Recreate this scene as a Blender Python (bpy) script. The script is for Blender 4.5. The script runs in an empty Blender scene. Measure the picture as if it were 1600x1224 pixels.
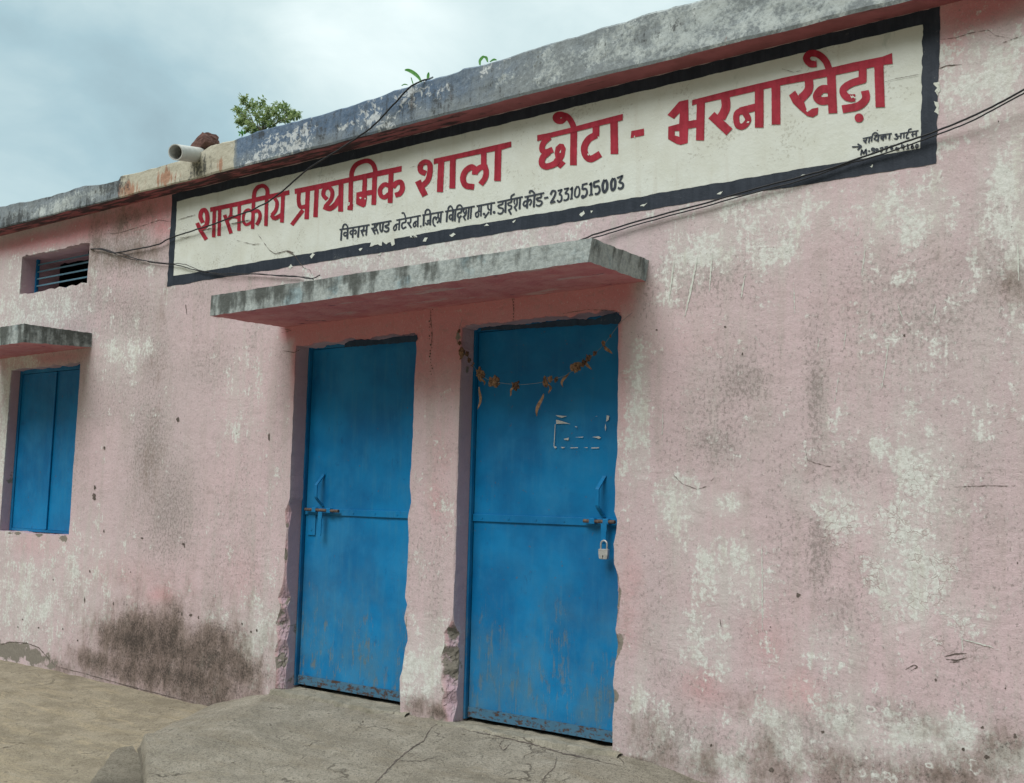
import bpy, bmesh, math, random
import numpy as np
from mathutils import Matrix, Vector
random.seed(7)
rng = np.random.default_rng(11)
scene = bpy.context.scene
COL = scene.collection

# ------------------------------------------------------------------ camera
F_PX, YAW, PITCH, ROLL = 1647.70, 0.6349401, 0.1023516, 0.0247268
CAM = np.array([0.0, -4.245138, 1.110345])
FWD = np.array([-math.sin(YAW)*math.cos(PITCH), math.cos(YAW)*math.cos(PITCH), math.sin(PITCH)])
_r = np.array([math.cos(YAW), math.sin(YAW), 0.0]); _u = np.cross(_r, FWD)
RGT = _r*math.cos(ROLL)+_u*math.sin(ROLL)
UPV = -_r*math.sin(ROLL)+_u*math.cos(ROLL)
cd = bpy.data.cameras.new('camera'); cam = bpy.data.objects.new('camera', cd); COL.objects.link(cam)
cam.matrix_world = Matrix(((RGT[0], UPV[0], -FWD[0], CAM[0]), (RGT[1], UPV[1], -FWD[1], CAM[1]),
                           (RGT[2], UPV[2], -FWD[2], CAM[2]), (0, 0, 0, 1)))
cd.sensor_fit = 'HORIZONTAL'; cd.sensor_width = 36.0; cd.lens = 36.0*F_PX/1600.0
cd.clip_start = 0.05; cd.clip_end = 500
scene.camera = cam

def ray(u, v):
    return FWD + RGT*((u-800)/F_PX) - UPV*((v-612)/F_PX)
def W(u, v, y=0.0):
    """point of the facade (or of a plane parallel to it) seen at photo position u, v"""
    d = ray(u, v); t = (y-CAM[1])/d[1]; return CAM+d*t
def G(u, v, z=0.0):
    d = ray(u, v); t = (z-CAM[2])/d[2]; return CAM+d*t

# ------------------------------------------------------------------ world, sun, exposure
SUN_EL, SUN_AZ = math.radians(53), math.radians(-8)   # azimuth: 0 = straight in front of the facade, minus = from its left
SUN_STRENGTH, SUN_ANGLE, EXPOSURE = 2.45, 34, 0.1
sund = np.array([math.sin(SUN_AZ)*math.cos(SUN_EL), -math.cos(SUN_AZ)*math.cos(SUN_EL), math.sin(SUN_EL)])
ld = bpy.data.lights.new('sun', 'SUN'); ld.energy = SUN_STRENGTH; ld.angle = math.radians(SUN_ANGLE); ld.color = (1.0, 0.98, 0.955)
lo = bpy.data.objects.new('sun', ld); COL.objects.link(lo)
lo.rotation_euler = Vector(sund).to_track_quat('Z', 'Y').to_euler()
lo.location = (0, -6, 12)
vs = scene.view_settings
vs.view_transform = 'Standard'; vs.look = 'None'; vs.gamma = 1.0; vs.exposure = EXPOSURE; vs.use_curve_mapping = False

# ---- small node language
def N(nt, typ, ins=None, **props):
    n = nt.nodes.new(typ)
    for k, v in props.items(): setattr(n, k, v)
    for k, v in (ins or {}).items():
        if isinstance(v, bpy.types.NodeSocket): nt.links.new(v, n.inputs[k])
        else: n.inputs[k].default_value = v
    return n
def c4(c): return (c[0], c[1], c[2], 1.0)
def mix(nt, f, a, b, blend='MIX'):
    n = nt.nodes.new('ShaderNodeMix'); n.data_type = 'RGBA'; n.blend_type = blend; n.clamp_factor = True
    for i, v in ((0, f), (6, a), (7, b)):
        if isinstance(v, bpy.types.NodeSocket): nt.links.new(v, n.inputs[i])
        elif i == 0: n.inputs[0].default_value = v
        else: n.inputs[i].default_value = c4(v)
    return n.outputs[2]
def M(nt, op, a, b=0.0, c=None, clamp=False):
    n = nt.nodes.new('ShaderNodeMath'); n.operation = op; n.use_clamp = clamp
    for i, v in enumerate((a, b) if c is None else (a, b, c)):
        if isinstance(v, bpy.types.NodeSocket): nt.links.new(v, n.inputs[i])
        else: n.inputs[i].default_value = v
    return n.outputs[0]
def sm(nt, x, lo, hi, a=0.0, b=1.0):
    n = nt.nodes.new('ShaderNodeMapRange'); n.interpolation_type = 'SMOOTHSTEP'
    nt.links.new(x, n.inputs[0])
    for i, v in ((1, lo), (2, hi), (3, a), (4, b)): n.inputs[i].default_value = v
    return n.outputs[0]
def pos(nt, scale=(1, 1, 1), off=(0, 0, 0), src=None):
    if src is None: src = nt.nodes.new('ShaderNodeNewGeometry').outputs['Position']
    n = nt.nodes.new('ShaderNodeMapping'); nt.links.new(src, n.inputs[0])
    n.inputs['Scale'].default_value = scale; n.inputs['Location'].default_value = off
    return n.outputs[0]
def noise(nt, vec, scale, detail=5, rough=0.6, dist=0.0):
    return N(nt, 'ShaderNodeTexNoise', {'Vector': vec, 'Scale': scale, 'Detail': detail, 'Roughness': rough, 'Distortion': dist}).outputs['Fac']
def voro(nt, vec, scale, feat='F1'):
    n = N(nt, 'ShaderNodeTexVoronoi', {'Vector': vec, 'Scale': scale}, feature=feat)
    return n.outputs['Distance']
def attr(nt, name):
    a = N(nt, 'ShaderNodeAttribute', attribute_name=name)
    s = N(nt, 'ShaderNodeSeparateColor', {0: a.outputs['Color']})
    return s.outputs[0], s.outputs[1], s.outputs[2]
def thr(nt, n, a, gain, w, off=0.0):
    """coverage mask: noise n pushed by weight a (0 never, .5 half, 1 always)"""
    x = M(nt, 'ADD', n, M(nt, 'MULTIPLY', M(nt, 'SUBTRACT', a, 0.5+off), gain))
    return sm(nt, x, 0.5-w, 0.5+w)
def newmat(name):
    m = bpy.data.materials.new(name); m.use_nodes = True; nt = m.node_tree
    return m, nt, nt.nodes['Principled BSDF']
def bump(nt, bsdf, h, strength=0.5, dist=0.01):
    b = N(nt, 'ShaderNodeBump', {'Height': h, 'Strength': strength, 'Distance': dist})
    nt.links.new(b.outputs[0], bsdf.inputs['Normal'])
def wire(nt, bsdf, col=None, rough=None, metal=None, spec=None):
    for k, v in (('Base Color', col), ('Roughness', rough), ('Metallic', metal), ('Specular IOR Level', spec)):
        if v is None: continue
        if isinstance(v, bpy.types.NodeSocket): nt.links.new(v, bsdf.inputs[k])
        elif k == 'Base Color': bsdf.inputs[k].default_value = c4(v)
        else: bsdf.inputs[k].default_value = v

# ---- sky
w = bpy.data.worlds.new("World"); scene.world = w; w.use_nodes = True
nt = w.node_tree; bg = nt.nodes['Background']
sky = N(nt, 'ShaderNodeTexSky', sky_type='NISHITA', sun_disc=False)
sky.sun_elevation = SUN_EL; sky.sun_rotation = math.atan2(sund[0], sund[1])
tc = nt.nodes.new('ShaderNodeTexCoord').outputs['Generated']
def lobe(u, v, deg):
    d = ray(u, v); d = d/np.linalg.norm(d)
    dp = N(nt, 'ShaderNodeVectorMath', {0: tc, 1: tuple(d)}, operation='DOT_PRODUCT').outputs['Value']
    return sm(nt, dp, math.cos(math.radians(deg)), 1.0)
cl = noise(nt, pos(nt, (1, 1, 1.5), (3.1, 0.4, 0), tc), 2.6, 6, 0.55, 0.35)
cl2 = noise(nt, pos(nt, (1, 1, 1.6), (7.7, 2.0, 1), tc), 9.0, 6, 0.6, 0.6)
bright = M(nt, 'ADD', M(nt, 'MULTIPLY', M(nt, 'SUBTRACT', cl, 0.5), 1.0), M(nt, 'MULTIPLY', M(nt, 'SUBTRACT', cl2, 0.5), 0.26))
ez = N(nt, 'ShaderNodeSeparateXYZ', {0: tc}).outputs[2]
bright = M(nt, 'ADD', bright, M(nt, 'MULTIPLY_ADD', sm(nt, ez, 0.0, 1.0), 0.55, 0.46))
for (u, v, dg, amp) in ((600, 70, 6, .16), (720, 60, 17, .24), (540, 130, 7, .10), (20, 300, 8, .24), (60, 40, 12, .06), (170, 130, 10, -.09), (330, 250, 9, -.02),
                        (20, 190, 9, -.08), (250, 200, 14, -.08), (330, 20, 9, .10), (0, 10, 6, .12)):
    bright = M(nt, 'ADD', bright, M(nt, 'MULTIPLY', lobe(u, v, dg), amp))
sdp = N(nt, 'ShaderNodeVectorMath', {0: tc, 1: tuple(sund)}, operation='DOT_PRODUCT').outputs['Value']
bright = M(nt, 'ADD', bright, M(nt, 'MULTIPLY', sm(nt, sdp, 0.1, 1.0), 0.75))
cr = nt.nodes.new('ShaderNodeValToRGB'); nt.links.new(M(nt, 'MULTIPLY', bright, 0.6), cr.inputs[0])
e = cr.color_ramp.elements
e[0].position = 0.0; e[0].color = (2.0, 3.4, 4.1, 1)
e[1].position = 1.0; e[1].color = (13.5, 14.2, 13.8, 1)
for p_, c_ in ((0.16, (2.9, 4.0, 4.5)), (0.34, (4.1, 5.8, 6.4)), (0.52, (6.3, 7.8, 8.0))):
    q = e.new(p_); q.color = c4(c_)
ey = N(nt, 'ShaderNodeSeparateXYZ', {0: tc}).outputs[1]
low = M(nt, 'MULTIPLY', sm(nt, ez, 0.30, 0.72, 1, 0), sm(nt, ey, 0.05, -0.30))  # low front sky darkened, added to deepen the shade under the canopy
skc = mix(nt, 0.95, sky.outputs[0], cr.outputs[0])
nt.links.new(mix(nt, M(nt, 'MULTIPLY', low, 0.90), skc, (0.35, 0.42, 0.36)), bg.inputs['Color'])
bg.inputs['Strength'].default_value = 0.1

# ------------------------------------------------------------------ mesh helpers
def tag(o, label=None, cat=None, group=None, kind=None):
    for k, v in (('label', label), ('category', cat), ('group', group), ('kind', kind)):
        if v: o[k] = v
    return o
def empty(name, loc):
    o = bpy.data.objects.new(name, None); o.location = loc; o.empty_display_size = 0.1; COL.objects.link(o); return o
def wloc(p):
    x = Vector((0, 0, 0))
    while p is not None: x += Vector(p.location); p = p.parent
    return x
def make(name, verts, faces, mats, parent=None, origin=None, smooth=False, mi=None, attrs=None):
    """one mesh object; verts in world space, its origin at `origin` (or at the parent's)"""
    verts = np.asarray(verts, float).reshape(-1, 3)
    org = np.array(origin if origin is not None else (wloc(parent) if parent else verts.mean(0)), float)
    me = bpy.data.meshes.new(name)
    me.from_pydata((verts-org).tolist(), [], [tuple(f) for f in faces])
    for m in (mats if isinstance(mats, (list, tuple)) else [mats]): me.materials.append(m)
    if mi is not None: me.polygons.foreach_set('material_index', np.asarray(mi, dtype=np.int32))
    if smooth: me.polygons.foreach_set('use_smooth', np.ones(len(me.polygons), dtype=bool))
    for k, a in (attrs or {}).items():
        at = me.color_attributes.new(k, 'FLOAT_COLOR', 'POINT')
        b = np.ones((len(verts), 4), dtype=np.float32); b[:, :3] = np.clip(a, 0, 1)
        at.data.foreach_set('color', b.ravel())
    me.update()
    o = bpy.data.objects.new(name, me); COL.objects.link(o)
    if parent: o.parent = parent; o.location = Vector(org)-wloc(parent)
    else: o.location = org
    return o
class MB:
    def __init__(s): s.v = []; s.f = []
    def add(s, vs, fs):
        b = len(s.v); s.v += [tuple(map(float, q)) for q in vs]; s.f += [tuple(b+i for i in f) for f in fs]; return s
    def box(s, x0, x1, y0, y1, z0, z1, bev=0.0):
        bm = bmesh.new(); bmesh.ops.create_cube(bm, size=1)
        for q in bm.verts: q.co = ((x0+x1)/2+q.co.x*(x1-x0), (y0+y1)/2+q.co.y*(y1-y0), (z0+z1)/2+q.co.z*(z1-z0))
        if bev: bmesh.ops.bevel(bm, geom=bm.edges[:], offset=bev, segments=2, affect='EDGES', profile=0.5)
        bm.verts.index_update()
        s.add([q.co[:] for q in bm.verts], [[q.index for q in f.verts] for f in bm.faces]); bm.free(); return s
    def tube(s, pts, r, n=8, caps=True):
        pts = [Vector(p) for p in pts]; vs = []; fs = []
        rs = r if isinstance(r, (list, tuple)) else [r]*len(pts)
        prev = None
        for i, p in enumerate(pts):
            t = (pts[min(i+1, len(pts)-1)]-pts[max(i-1, 0)]).normalized()
            if prev is None:
                a = Vector((0, 0, 1)) if abs(t.z) < .9 else Vector((0, 1, 0))
                prev = t.cross(a).normalized()
            nx = (prev-t*prev.dot(t)).normalized(); ny = t.cross(nx); prev = nx
            for k in range(n):
                a = 2*math.pi*k/n; vs.append(p+(nx*math.cos(a)+ny*math.sin(a))*rs[i])
        for i in range(len(pts)-1):
            for k in range(n): fs.append((i*n+k, i*n+(k+1) % n, (i+1)*n+(k+1) % n, (i+1)*n+k))
        if caps: fs.append(tuple(range(n))[::-1]); fs.append(tuple((len(pts)-1)*n+k for k in range(n)))
        return s.add([tuple(q) for q in vs], fs)
    def prism(s, poly, y0, y1):
        """outline in (x, z) extruded from y0 (front) to y1"""
        n = len(poly)
        return s.add([(x, y0, z) for x, z in poly]+[(x, y1, z) for x, z in poly],
                     [tuple(range(n)), tuple(range(2*n-1, n-1, -1))]+[(i, i+n, (i+1) % n+n, (i+1) % n) for i in range(n)])
    def build(s, name, mats, parent=None, origin=None, smooth=False):
        return make(name, s.v, s.f, mats, parent, origin, smooth)
def catmull(pts, k=8):
    P = [np.array(q, float) for q in pts]; P = [2*P[0]-P[1]]+P+[2*P[-1]-P[-2]]; out = []
    for i in range(1, len(P)-2):
        for j in range(k):
            t = j/k; a, b, c, d = P[i-1:i+3]
            out.append(.5*(2*b+(c-a)*t+(2*a-5*b+4*c-d)*t*t+(3*b-a-3*c+d)*t**3))
    out.append(P[-2]); return out
def resample(pts, step):
    out = [np.array(pts[0], float)]
    for a, b in zip(pts[:-1], pts[1:]):
        a = np.array(a, float); b = np.array(b, float); n = max(1, int(np.linalg.norm(b-a)/step))
        for j in range(1, n+1): out.append(a+(b-a)*j/n)
    return out
# 2-D value noise
_tab = rng.random((256, 256))
def vnoise(x, y):
    xi = np.floor(x).astype(int); yi = np.floor(y).astype(int); fx = x-xi; fy = y-yi
    fx = fx*fx*(3-2*fx); fy = fy*fy*(3-2*fy)
    g = lambda a, b: _tab[a & 255, b & 255]
    return (g(xi, yi)*(1-fx)+g(xi+1, yi)*fx)*(1-fy)+(g(xi, yi+1)*(1-fx)+g(xi+1, yi+1)*fx)*fy
def fbm(x, y, o=4):
    x = np.asarray(x, float); y = np.asarray(y, float); s = 0; a = .5
    for k in range(o): s = s+a*(vnoise(x*2**k+17*k, y*2**k+31*k)-.5); a *= .55
    return s*2
def sstep(x, a, b):
    t = np.clip((np.asarray(x, float)-a)/(b-a), 0, 1); return t*t*(3-2*t)
def blobs(X, Z, lst, yy=0.0):
    """sum of soft ellipses given at photo positions: (u, v, half width, half height, weight)"""
    out = np.zeros_like(X)
    for (u, v, ru, rv, wgt) in lst:
        c = W(u, v, yy); ax = W(u+ru, v, yy); az = W(u, v+rv, yy)
        rx = max(abs(ax[0]-c[0]), .01); rz = max(abs(az[2]-c[2]), .01)
        out = np.maximum(out, wgt*np.exp(-(((X-c[0])/rx)**2+((Z-c[2])/rz)**2)*0.8)) if wgt > 0 else out+wgt*np.exp(-(((X-c[0])/rx)**2+((Z-c[2])/rz)**2)*0.8)
    return np.clip(out, 0, 1)

# ------------------------------------------------------------------ materials
def mat_wall():
    m, nt, b = newmat('weathered_pink_plaster')
    lime, grime, mould = attr(nt, 'm1'); pink, cement, crack = attr(nt, 'm2')
    p = nt.nodes.new('ShaderNodeNewGeometry').outputs['Position']
    big = noise(nt, p, 0.9, 4, .55); mid = noise(nt, p, 7, 8, .66); fine = noise(nt, p, 48, 6, .7)
    st = noise(nt, pos(nt, (16, 16, 1.5), src=p), 1.0, 6, .62); stf = noise(nt, pos(nt, (55, 55, 6), src=p), 1.0, 5, .65)
    grain = noise(nt, p, 190, 3, .7)
    c = mix(nt, sm(nt, big, .35, .65), (.585, .455, .475), (.51, .42, .43))
    c = mix(nt, M(nt, 'MULTIPLY', sm(nt, st, .44, .68), .45), c, (.42, .345, .33))
    c = mix(nt, M(nt, 'MULTIPLY', sm(nt, stf, .50, .72), .35), c, (.60, .50, .49))
    c = mix(nt, M(nt, 'MULTIPLY', sm(nt, M(nt, 'ADD', pink, M(nt, 'MULTIPLY', M(nt, 'SUBTRACT', mid, .5), .6)), .1, .95), .95), c, (.58, .235, .25))
    # grey dust
    gn = M(nt, 'ADD', M(nt, 'MULTIPLY', mid, .5), M(nt, 'MULTIPLY', fine, .5))
    gm = sm(nt, M(nt, 'ADD', grime, M(nt, 'MULTIPLY', M(nt, 'SUBTRACT', gn, .5), 2.4)), .10, .85)
    c = mix(nt, M(nt, 'MULTIPLY', gm, .52), c, (.30, .27, .255))
    gs = noise(nt, pos(nt, (1, 1, .75), (2, 0, 1), src=p), 62, 6, .74)
    c = mix(nt, M(nt, 'MULTIPLY', thr(nt, gs, grime, .26, .045, .12), .62), c, (.20, .178, .165))
    # lime wash showing through
    ln = M(nt, 'ADD', M(nt, 'ADD', M(nt, 'MULTIPLY', mid, .48), M(nt, 'MULTIPLY', fine, .36)), M(nt, 'MULTIPLY', stf, .16))
    ln = M(nt, 'MULTIPLY_ADD', ln, 1.5, -.25)
    L = thr(nt, ln, lime, .36, .05)
    lc = mix(nt, sm(nt, fine, .38, .62), (.545, .565, .525), (.675, .695, .665))
    lc = mix(nt, M(nt, 'MULTIPLY', sm(nt, st, .5, .7), .4), lc, (.47, .44, .36))
    vd = N(nt, 'ShaderNodeVectorMath', {0: p, 1: N(nt, 'ShaderNodeVectorMath', {0: N(nt, 'ShaderNodeTexNoise', {'Vector': p, 'Scale': 11.0, 'Detail': 4.0}).outputs['Color'], 'Scale': .16}, operation='SCALE').outputs[0]}, operation='ADD').outputs[0]
    ve = N(nt, 'ShaderNodeTexVoronoi', {'Vector': vd, 'Scale': 19.0}, feature='DISTANCE_TO_EDGE').outputs['Distance']
    ck = M(nt, 'MULTIPLY', sm(nt, ve, .01, .05, 1, 0), M(nt, 'MULTIPLY', sm(nt, crack, .2, .6), sm(nt, mid, .40, .58)))
    ring = attr(nt, 'm3')[0]
    vr = N(nt, 'ShaderNodeTexVoronoi', {'Vector': N(nt, 'ShaderNodeVectorMath', {0: p, 1: N(nt, 'ShaderNodeVectorMath', {0: N(nt, 'ShaderNodeTexNoise', {'Vector': p, 'Scale': 24.0, 'Detail': 4.0}).outputs['Color'], 'Scale': .055}, operation='SCALE').outputs[0]}, operation='ADD').outputs[0], 'Scale': 17.0, 'Randomness': 1.0}, feature='F1')
    rc = N(nt, 'ShaderNodeSeparateColor', {0: vr.outputs['Color']})
    rr_ = M(nt, 'ABSOLUTE', M(nt, 'SUBTRACT', vr.outputs['Distance'], M(nt, 'MULTIPLY_ADD', rc.outputs[0], .22, .12)))
    rm = M(nt, 'MULTIPLY', sm(nt, rr_, .02, .10, 1, 0), sm(nt, M(nt, 'ADD', M(nt, 'MULTIPLY', rc.outputs[1], .55), M(nt, 'ADD', ring, M(nt, 'MULTIPLY', M(nt, 'SUBTRACT', fine, .5), .9))), .58, .80))

    c = mix(nt, M(nt, 'MULTIPLY', sm(nt, M(nt, 'ADD', lime, M(nt, 'MULTIPLY', M(nt, 'SUBTRACT', st, .5), .9)), .10, .72), .62), c, (.56, .555, .53))
    c = mix(nt, M(nt, 'MULTIPLY', L, .95), c, lc)
    c = mix(nt, M(nt, 'MULTIPLY', ck, .7), c, (.36, .275, .265))
    # sandy grain and pale flecks
    c = mix(nt, M(nt, 'MULTIPLY', sm(nt, noise(nt, p, 130, 4, .75), .50, .64), .22), c, (.25, .215, .20))
    c = mix(nt, M(nt, 'MULTIPLY', sm(nt, noise(nt, pos(nt, (1, 1, .5), (5, 0, 3), src=p), 95, 5, .75), .55, .66), .42), c, (.62, .60, .565))
    c = mix(nt, M(nt, 'MULTIPLY', sm(nt, noise(nt, pos(nt, (1, 1, 1.5), (7, 0, 5), src=p), 13, 7, .72, .9), .53, .64), .26), c, (.30, .255, .245))
    # specks
    sp = sm(nt, M(nt, 'ADD', noise(nt, p, 85, 3, .6), M(nt, 'MULTIPLY', grime, .10)), .68, .74)
    c = mix(nt, M(nt, 'MULTIPLY', sp, .7), c, (.16, .14, .125))
    # mould and damp
    mo = noise(nt, pos(nt, (1, 1, .62), src=p), 34, 8, .78)
    mo2 = noise(nt, pos(nt, (1, 1, .55), (3, 0, 8), src=p), 9, 6, .65)
    c = mix(nt, M(nt, 'MULTIPLY', sm(nt, M(nt, 'ADD', mould, M(nt, 'MULTIPLY', M(nt, 'SUBTRACT', mo2, .5), 1.0)), .04, .62), .80), c, (.235, .178, .145))
    Mo = thr(nt, M(nt, 'ADD', M(nt, 'MULTIPLY', mo, .62), M(nt, 'MULTIPLY', mo2, .38)), mould, .34, .13, .06)
    c = mix(nt, M(nt, 'MULTIPLY', Mo, .72), c, (.082, .064, .053))
    Mp = thr(nt, M(nt, 'ADD', M(nt, 'MULTIPLY', noise(nt, p, 75, 6, .75), .65), M(nt, 'MULTIPLY', noise(nt, p, 12, 6, .68), .35)), mould, .26, .09, .16)
    c = mix(nt, M(nt, 'MULTIPLY', Mp, .82), c, (.038, .033, .029))
    c = mix(nt, M(nt, 'MULTIPLY', rm, .85), c, lc)
    c = mix(nt, M(nt, 'MULTIPLY', attr(nt, 'm3')[1], .72), c, mix(nt, mid, (.37, .25, .315), (.50, .38, .435)))
    # bare cement
    C = thr(nt, mid, cement, .45, .03)
    cc = mix(nt, fine, (.13, .118, .10), (.30, .275, .235))
    c = mix(nt, C, c, cc)
    wire(nt, b, c, .92, spec=.15)
    h = M(nt, 'ADD', M(nt, 'MULTIPLY', fine, .55), M(nt, 'MULTIPLY', mid, 1.3))
    h = M(nt, 'ADD', h, M(nt, 'MULTIPLY', noise(nt, pos(nt, (1, 1, 1.6), src=p), 3.2, 5, .6, .8), 1.6))
    h = M(nt, 'ADD', h, M(nt, 'MULTIPLY', grain, .16))
    h = M(nt, 'ADD', h, M(nt, 'MULTIPLY', L, -.10)); h = M(nt, 'ADD', h, M(nt, 'MULTIPLY', C, -.25)); h = M(nt, 'ADD', h, M(nt, 'MULTIPLY', ck, -.2))
    bump(nt, b, h, .40, .012)
    return m
def mat_fascia():
    m, nt, b = newmat('weathered_parapet_render')
    blue, cream, white = attr(nt, 'm1'); dark, rust, flake = attr(nt, 'm2')
    p = nt.nodes.new('ShaderNodeNewGeometry').outputs['Position']
    mid = noise(nt, p, 9, 8, .68); fine = noise(nt, p, 60, 6, .72); st = noise(nt, pos(nt, (22, 22, 3), src=p), 1, 6, .65)
    c = mix(nt, sm(nt, fine, .32, .68), (.185, .21, .22), (.255, .29, .30))
    c = mix(nt, M(nt, 'MULTIPLY', sm(nt, M(nt, 'ADD', blue, M(nt, 'MULTIPLY', M(nt, 'SUBTRACT', mid, .5), .9)), .15, .85), .85), c, mix(nt, sm(nt, fine, .35, .65), (.07, .12, .20), (.135, .195, .285)))
    c = mix(nt, thr(nt, mid, cream, .8, .10), c, mix(nt, fine, (.33, .31, .24), (.56, .55, .46)))
    wn = M(nt, 'ADD', M(nt, 'MULTIPLY', mid, .6), M(nt, 'MULTIPLY', fine, .4))
    c = mix(nt, M(nt, 'MULTIPLY', thr(nt, wn, white, .34, .07), .85), c, mix(nt, sm(nt, mid, .3, .7), (.38, .43, .43), (.49, .54, .525)))
    c = mix(nt, M(nt, 'MULTIPLY', thr(nt, noise(nt, p, 26, 6, .68, .6), flake, .36, .035), .72), c, (.62, .66, .66))
    c = mix(nt, M(nt, 'MULTIPLY', thr(nt, st, rust, .4, .05), .75), c, (.33, .15, .09))
    dn = M(nt, 'ADD', M(nt, 'MULTIPLY', fine, .5), M(nt, 'MULTIPLY', st, .5))
    c = mix(nt, M(nt, 'MULTIPLY', thr(nt, dn, dark, .32, .06), .85), c, (.05, .055, .058))
    sp = sm(nt, noise(nt, p, 50, 5, .65), .62, .70)
    c = mix(nt, M(nt, 'MULTIPLY', sp, .5), c, (.08, .08, .075))
    wire(nt, b, c, .93, spec=.12)
    bump(nt, b, M(nt, 'ADD', M(nt, 'MULTIPLY', mid, 1.0), M(nt, 'MULTIPLY', fine, .35)), .5, .010)
    return m
def mat_canopy():
    m, nt, b = newmat('stained_canopy_concrete')
    p = nt.nodes.new('ShaderNodeNewGeometry').outputs['Position']
    nz = N(nt, 'ShaderNodeSeparateXYZ', {0: nt.nodes.new('ShaderNodeNewGeometry').outputs['True Normal']}).outputs[2]
    mid = noise(nt, p, 8, 8, .66); fine = noise(nt, p, 55, 6, .7); st = noise(nt, pos(nt, (13, 13, 2), src=p), 1, 6, .6)
    c = mix(nt, sm(nt, fine, .34, .66), (.27, .305, .305), (.40, .445, .435))
    c = mix(nt, M(nt, 'MULTIPLY', sm(nt, noise(nt, p, 5, 5, .6), .56, .70), .45), c, (.22, .36, .42))
    xz = N(nt, 'ShaderNodeSeparateXYZ', {0: p})
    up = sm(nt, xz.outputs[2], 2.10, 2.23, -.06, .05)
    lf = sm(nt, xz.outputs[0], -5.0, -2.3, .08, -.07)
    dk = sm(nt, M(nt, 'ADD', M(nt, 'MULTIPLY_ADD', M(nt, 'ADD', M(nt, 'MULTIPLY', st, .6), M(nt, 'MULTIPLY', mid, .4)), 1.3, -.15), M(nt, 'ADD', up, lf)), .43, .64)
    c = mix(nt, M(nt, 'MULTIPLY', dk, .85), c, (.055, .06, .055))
    # painted underside
    u = mix(nt, sm(nt, mid, .35, .62), (.46, .165, .19), (.52, .24, .25))
    u = mix(nt, M(nt, 'MULTIPLY', sm(nt, noise(nt, pos(nt, (2, 9, 9), src=p), 1, 6, .65), .58, .66), .6), u, (.50, .42, .41))
    u = mix(nt, M(nt, 'MULTIPLY', sm(nt, noise(nt, pos(nt, (5, 9, 9), (4, 1, 0), src=p), 1, 5, .6), .64, .70), .85), u, (.07, .06, .10))
    c = mix(nt, sm(nt, nz, -.7, -.5, 1, 0), c, u)
    wire(nt, b, c, .92, spec=.12)
    bump(nt, b, M(nt, 'ADD', M(nt, 'MULTIPLY', mid, 1.0), M(nt, 'MULTIPLY', fine, .5)), .6, .012)
    return m
def mat_soffit():
    m, nt, b = newmat('red_oxide_soffit_paint')
    p = nt.nodes.new('ShaderNodeNewGeometry').outputs['Position']
    mid = noise(nt, p, 10, 7, .66); st = noise(nt, pos(nt, (4, 25, 25), src=p), 1, 6, .65)
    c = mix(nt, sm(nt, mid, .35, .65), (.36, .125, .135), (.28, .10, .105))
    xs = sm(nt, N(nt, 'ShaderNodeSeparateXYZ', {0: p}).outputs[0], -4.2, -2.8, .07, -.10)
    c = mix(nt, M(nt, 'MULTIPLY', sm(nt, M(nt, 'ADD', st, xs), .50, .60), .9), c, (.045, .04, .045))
    wire(nt, b, c, .85, spec=.2); bump(nt, b, mid, .5, .01); return m
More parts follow.
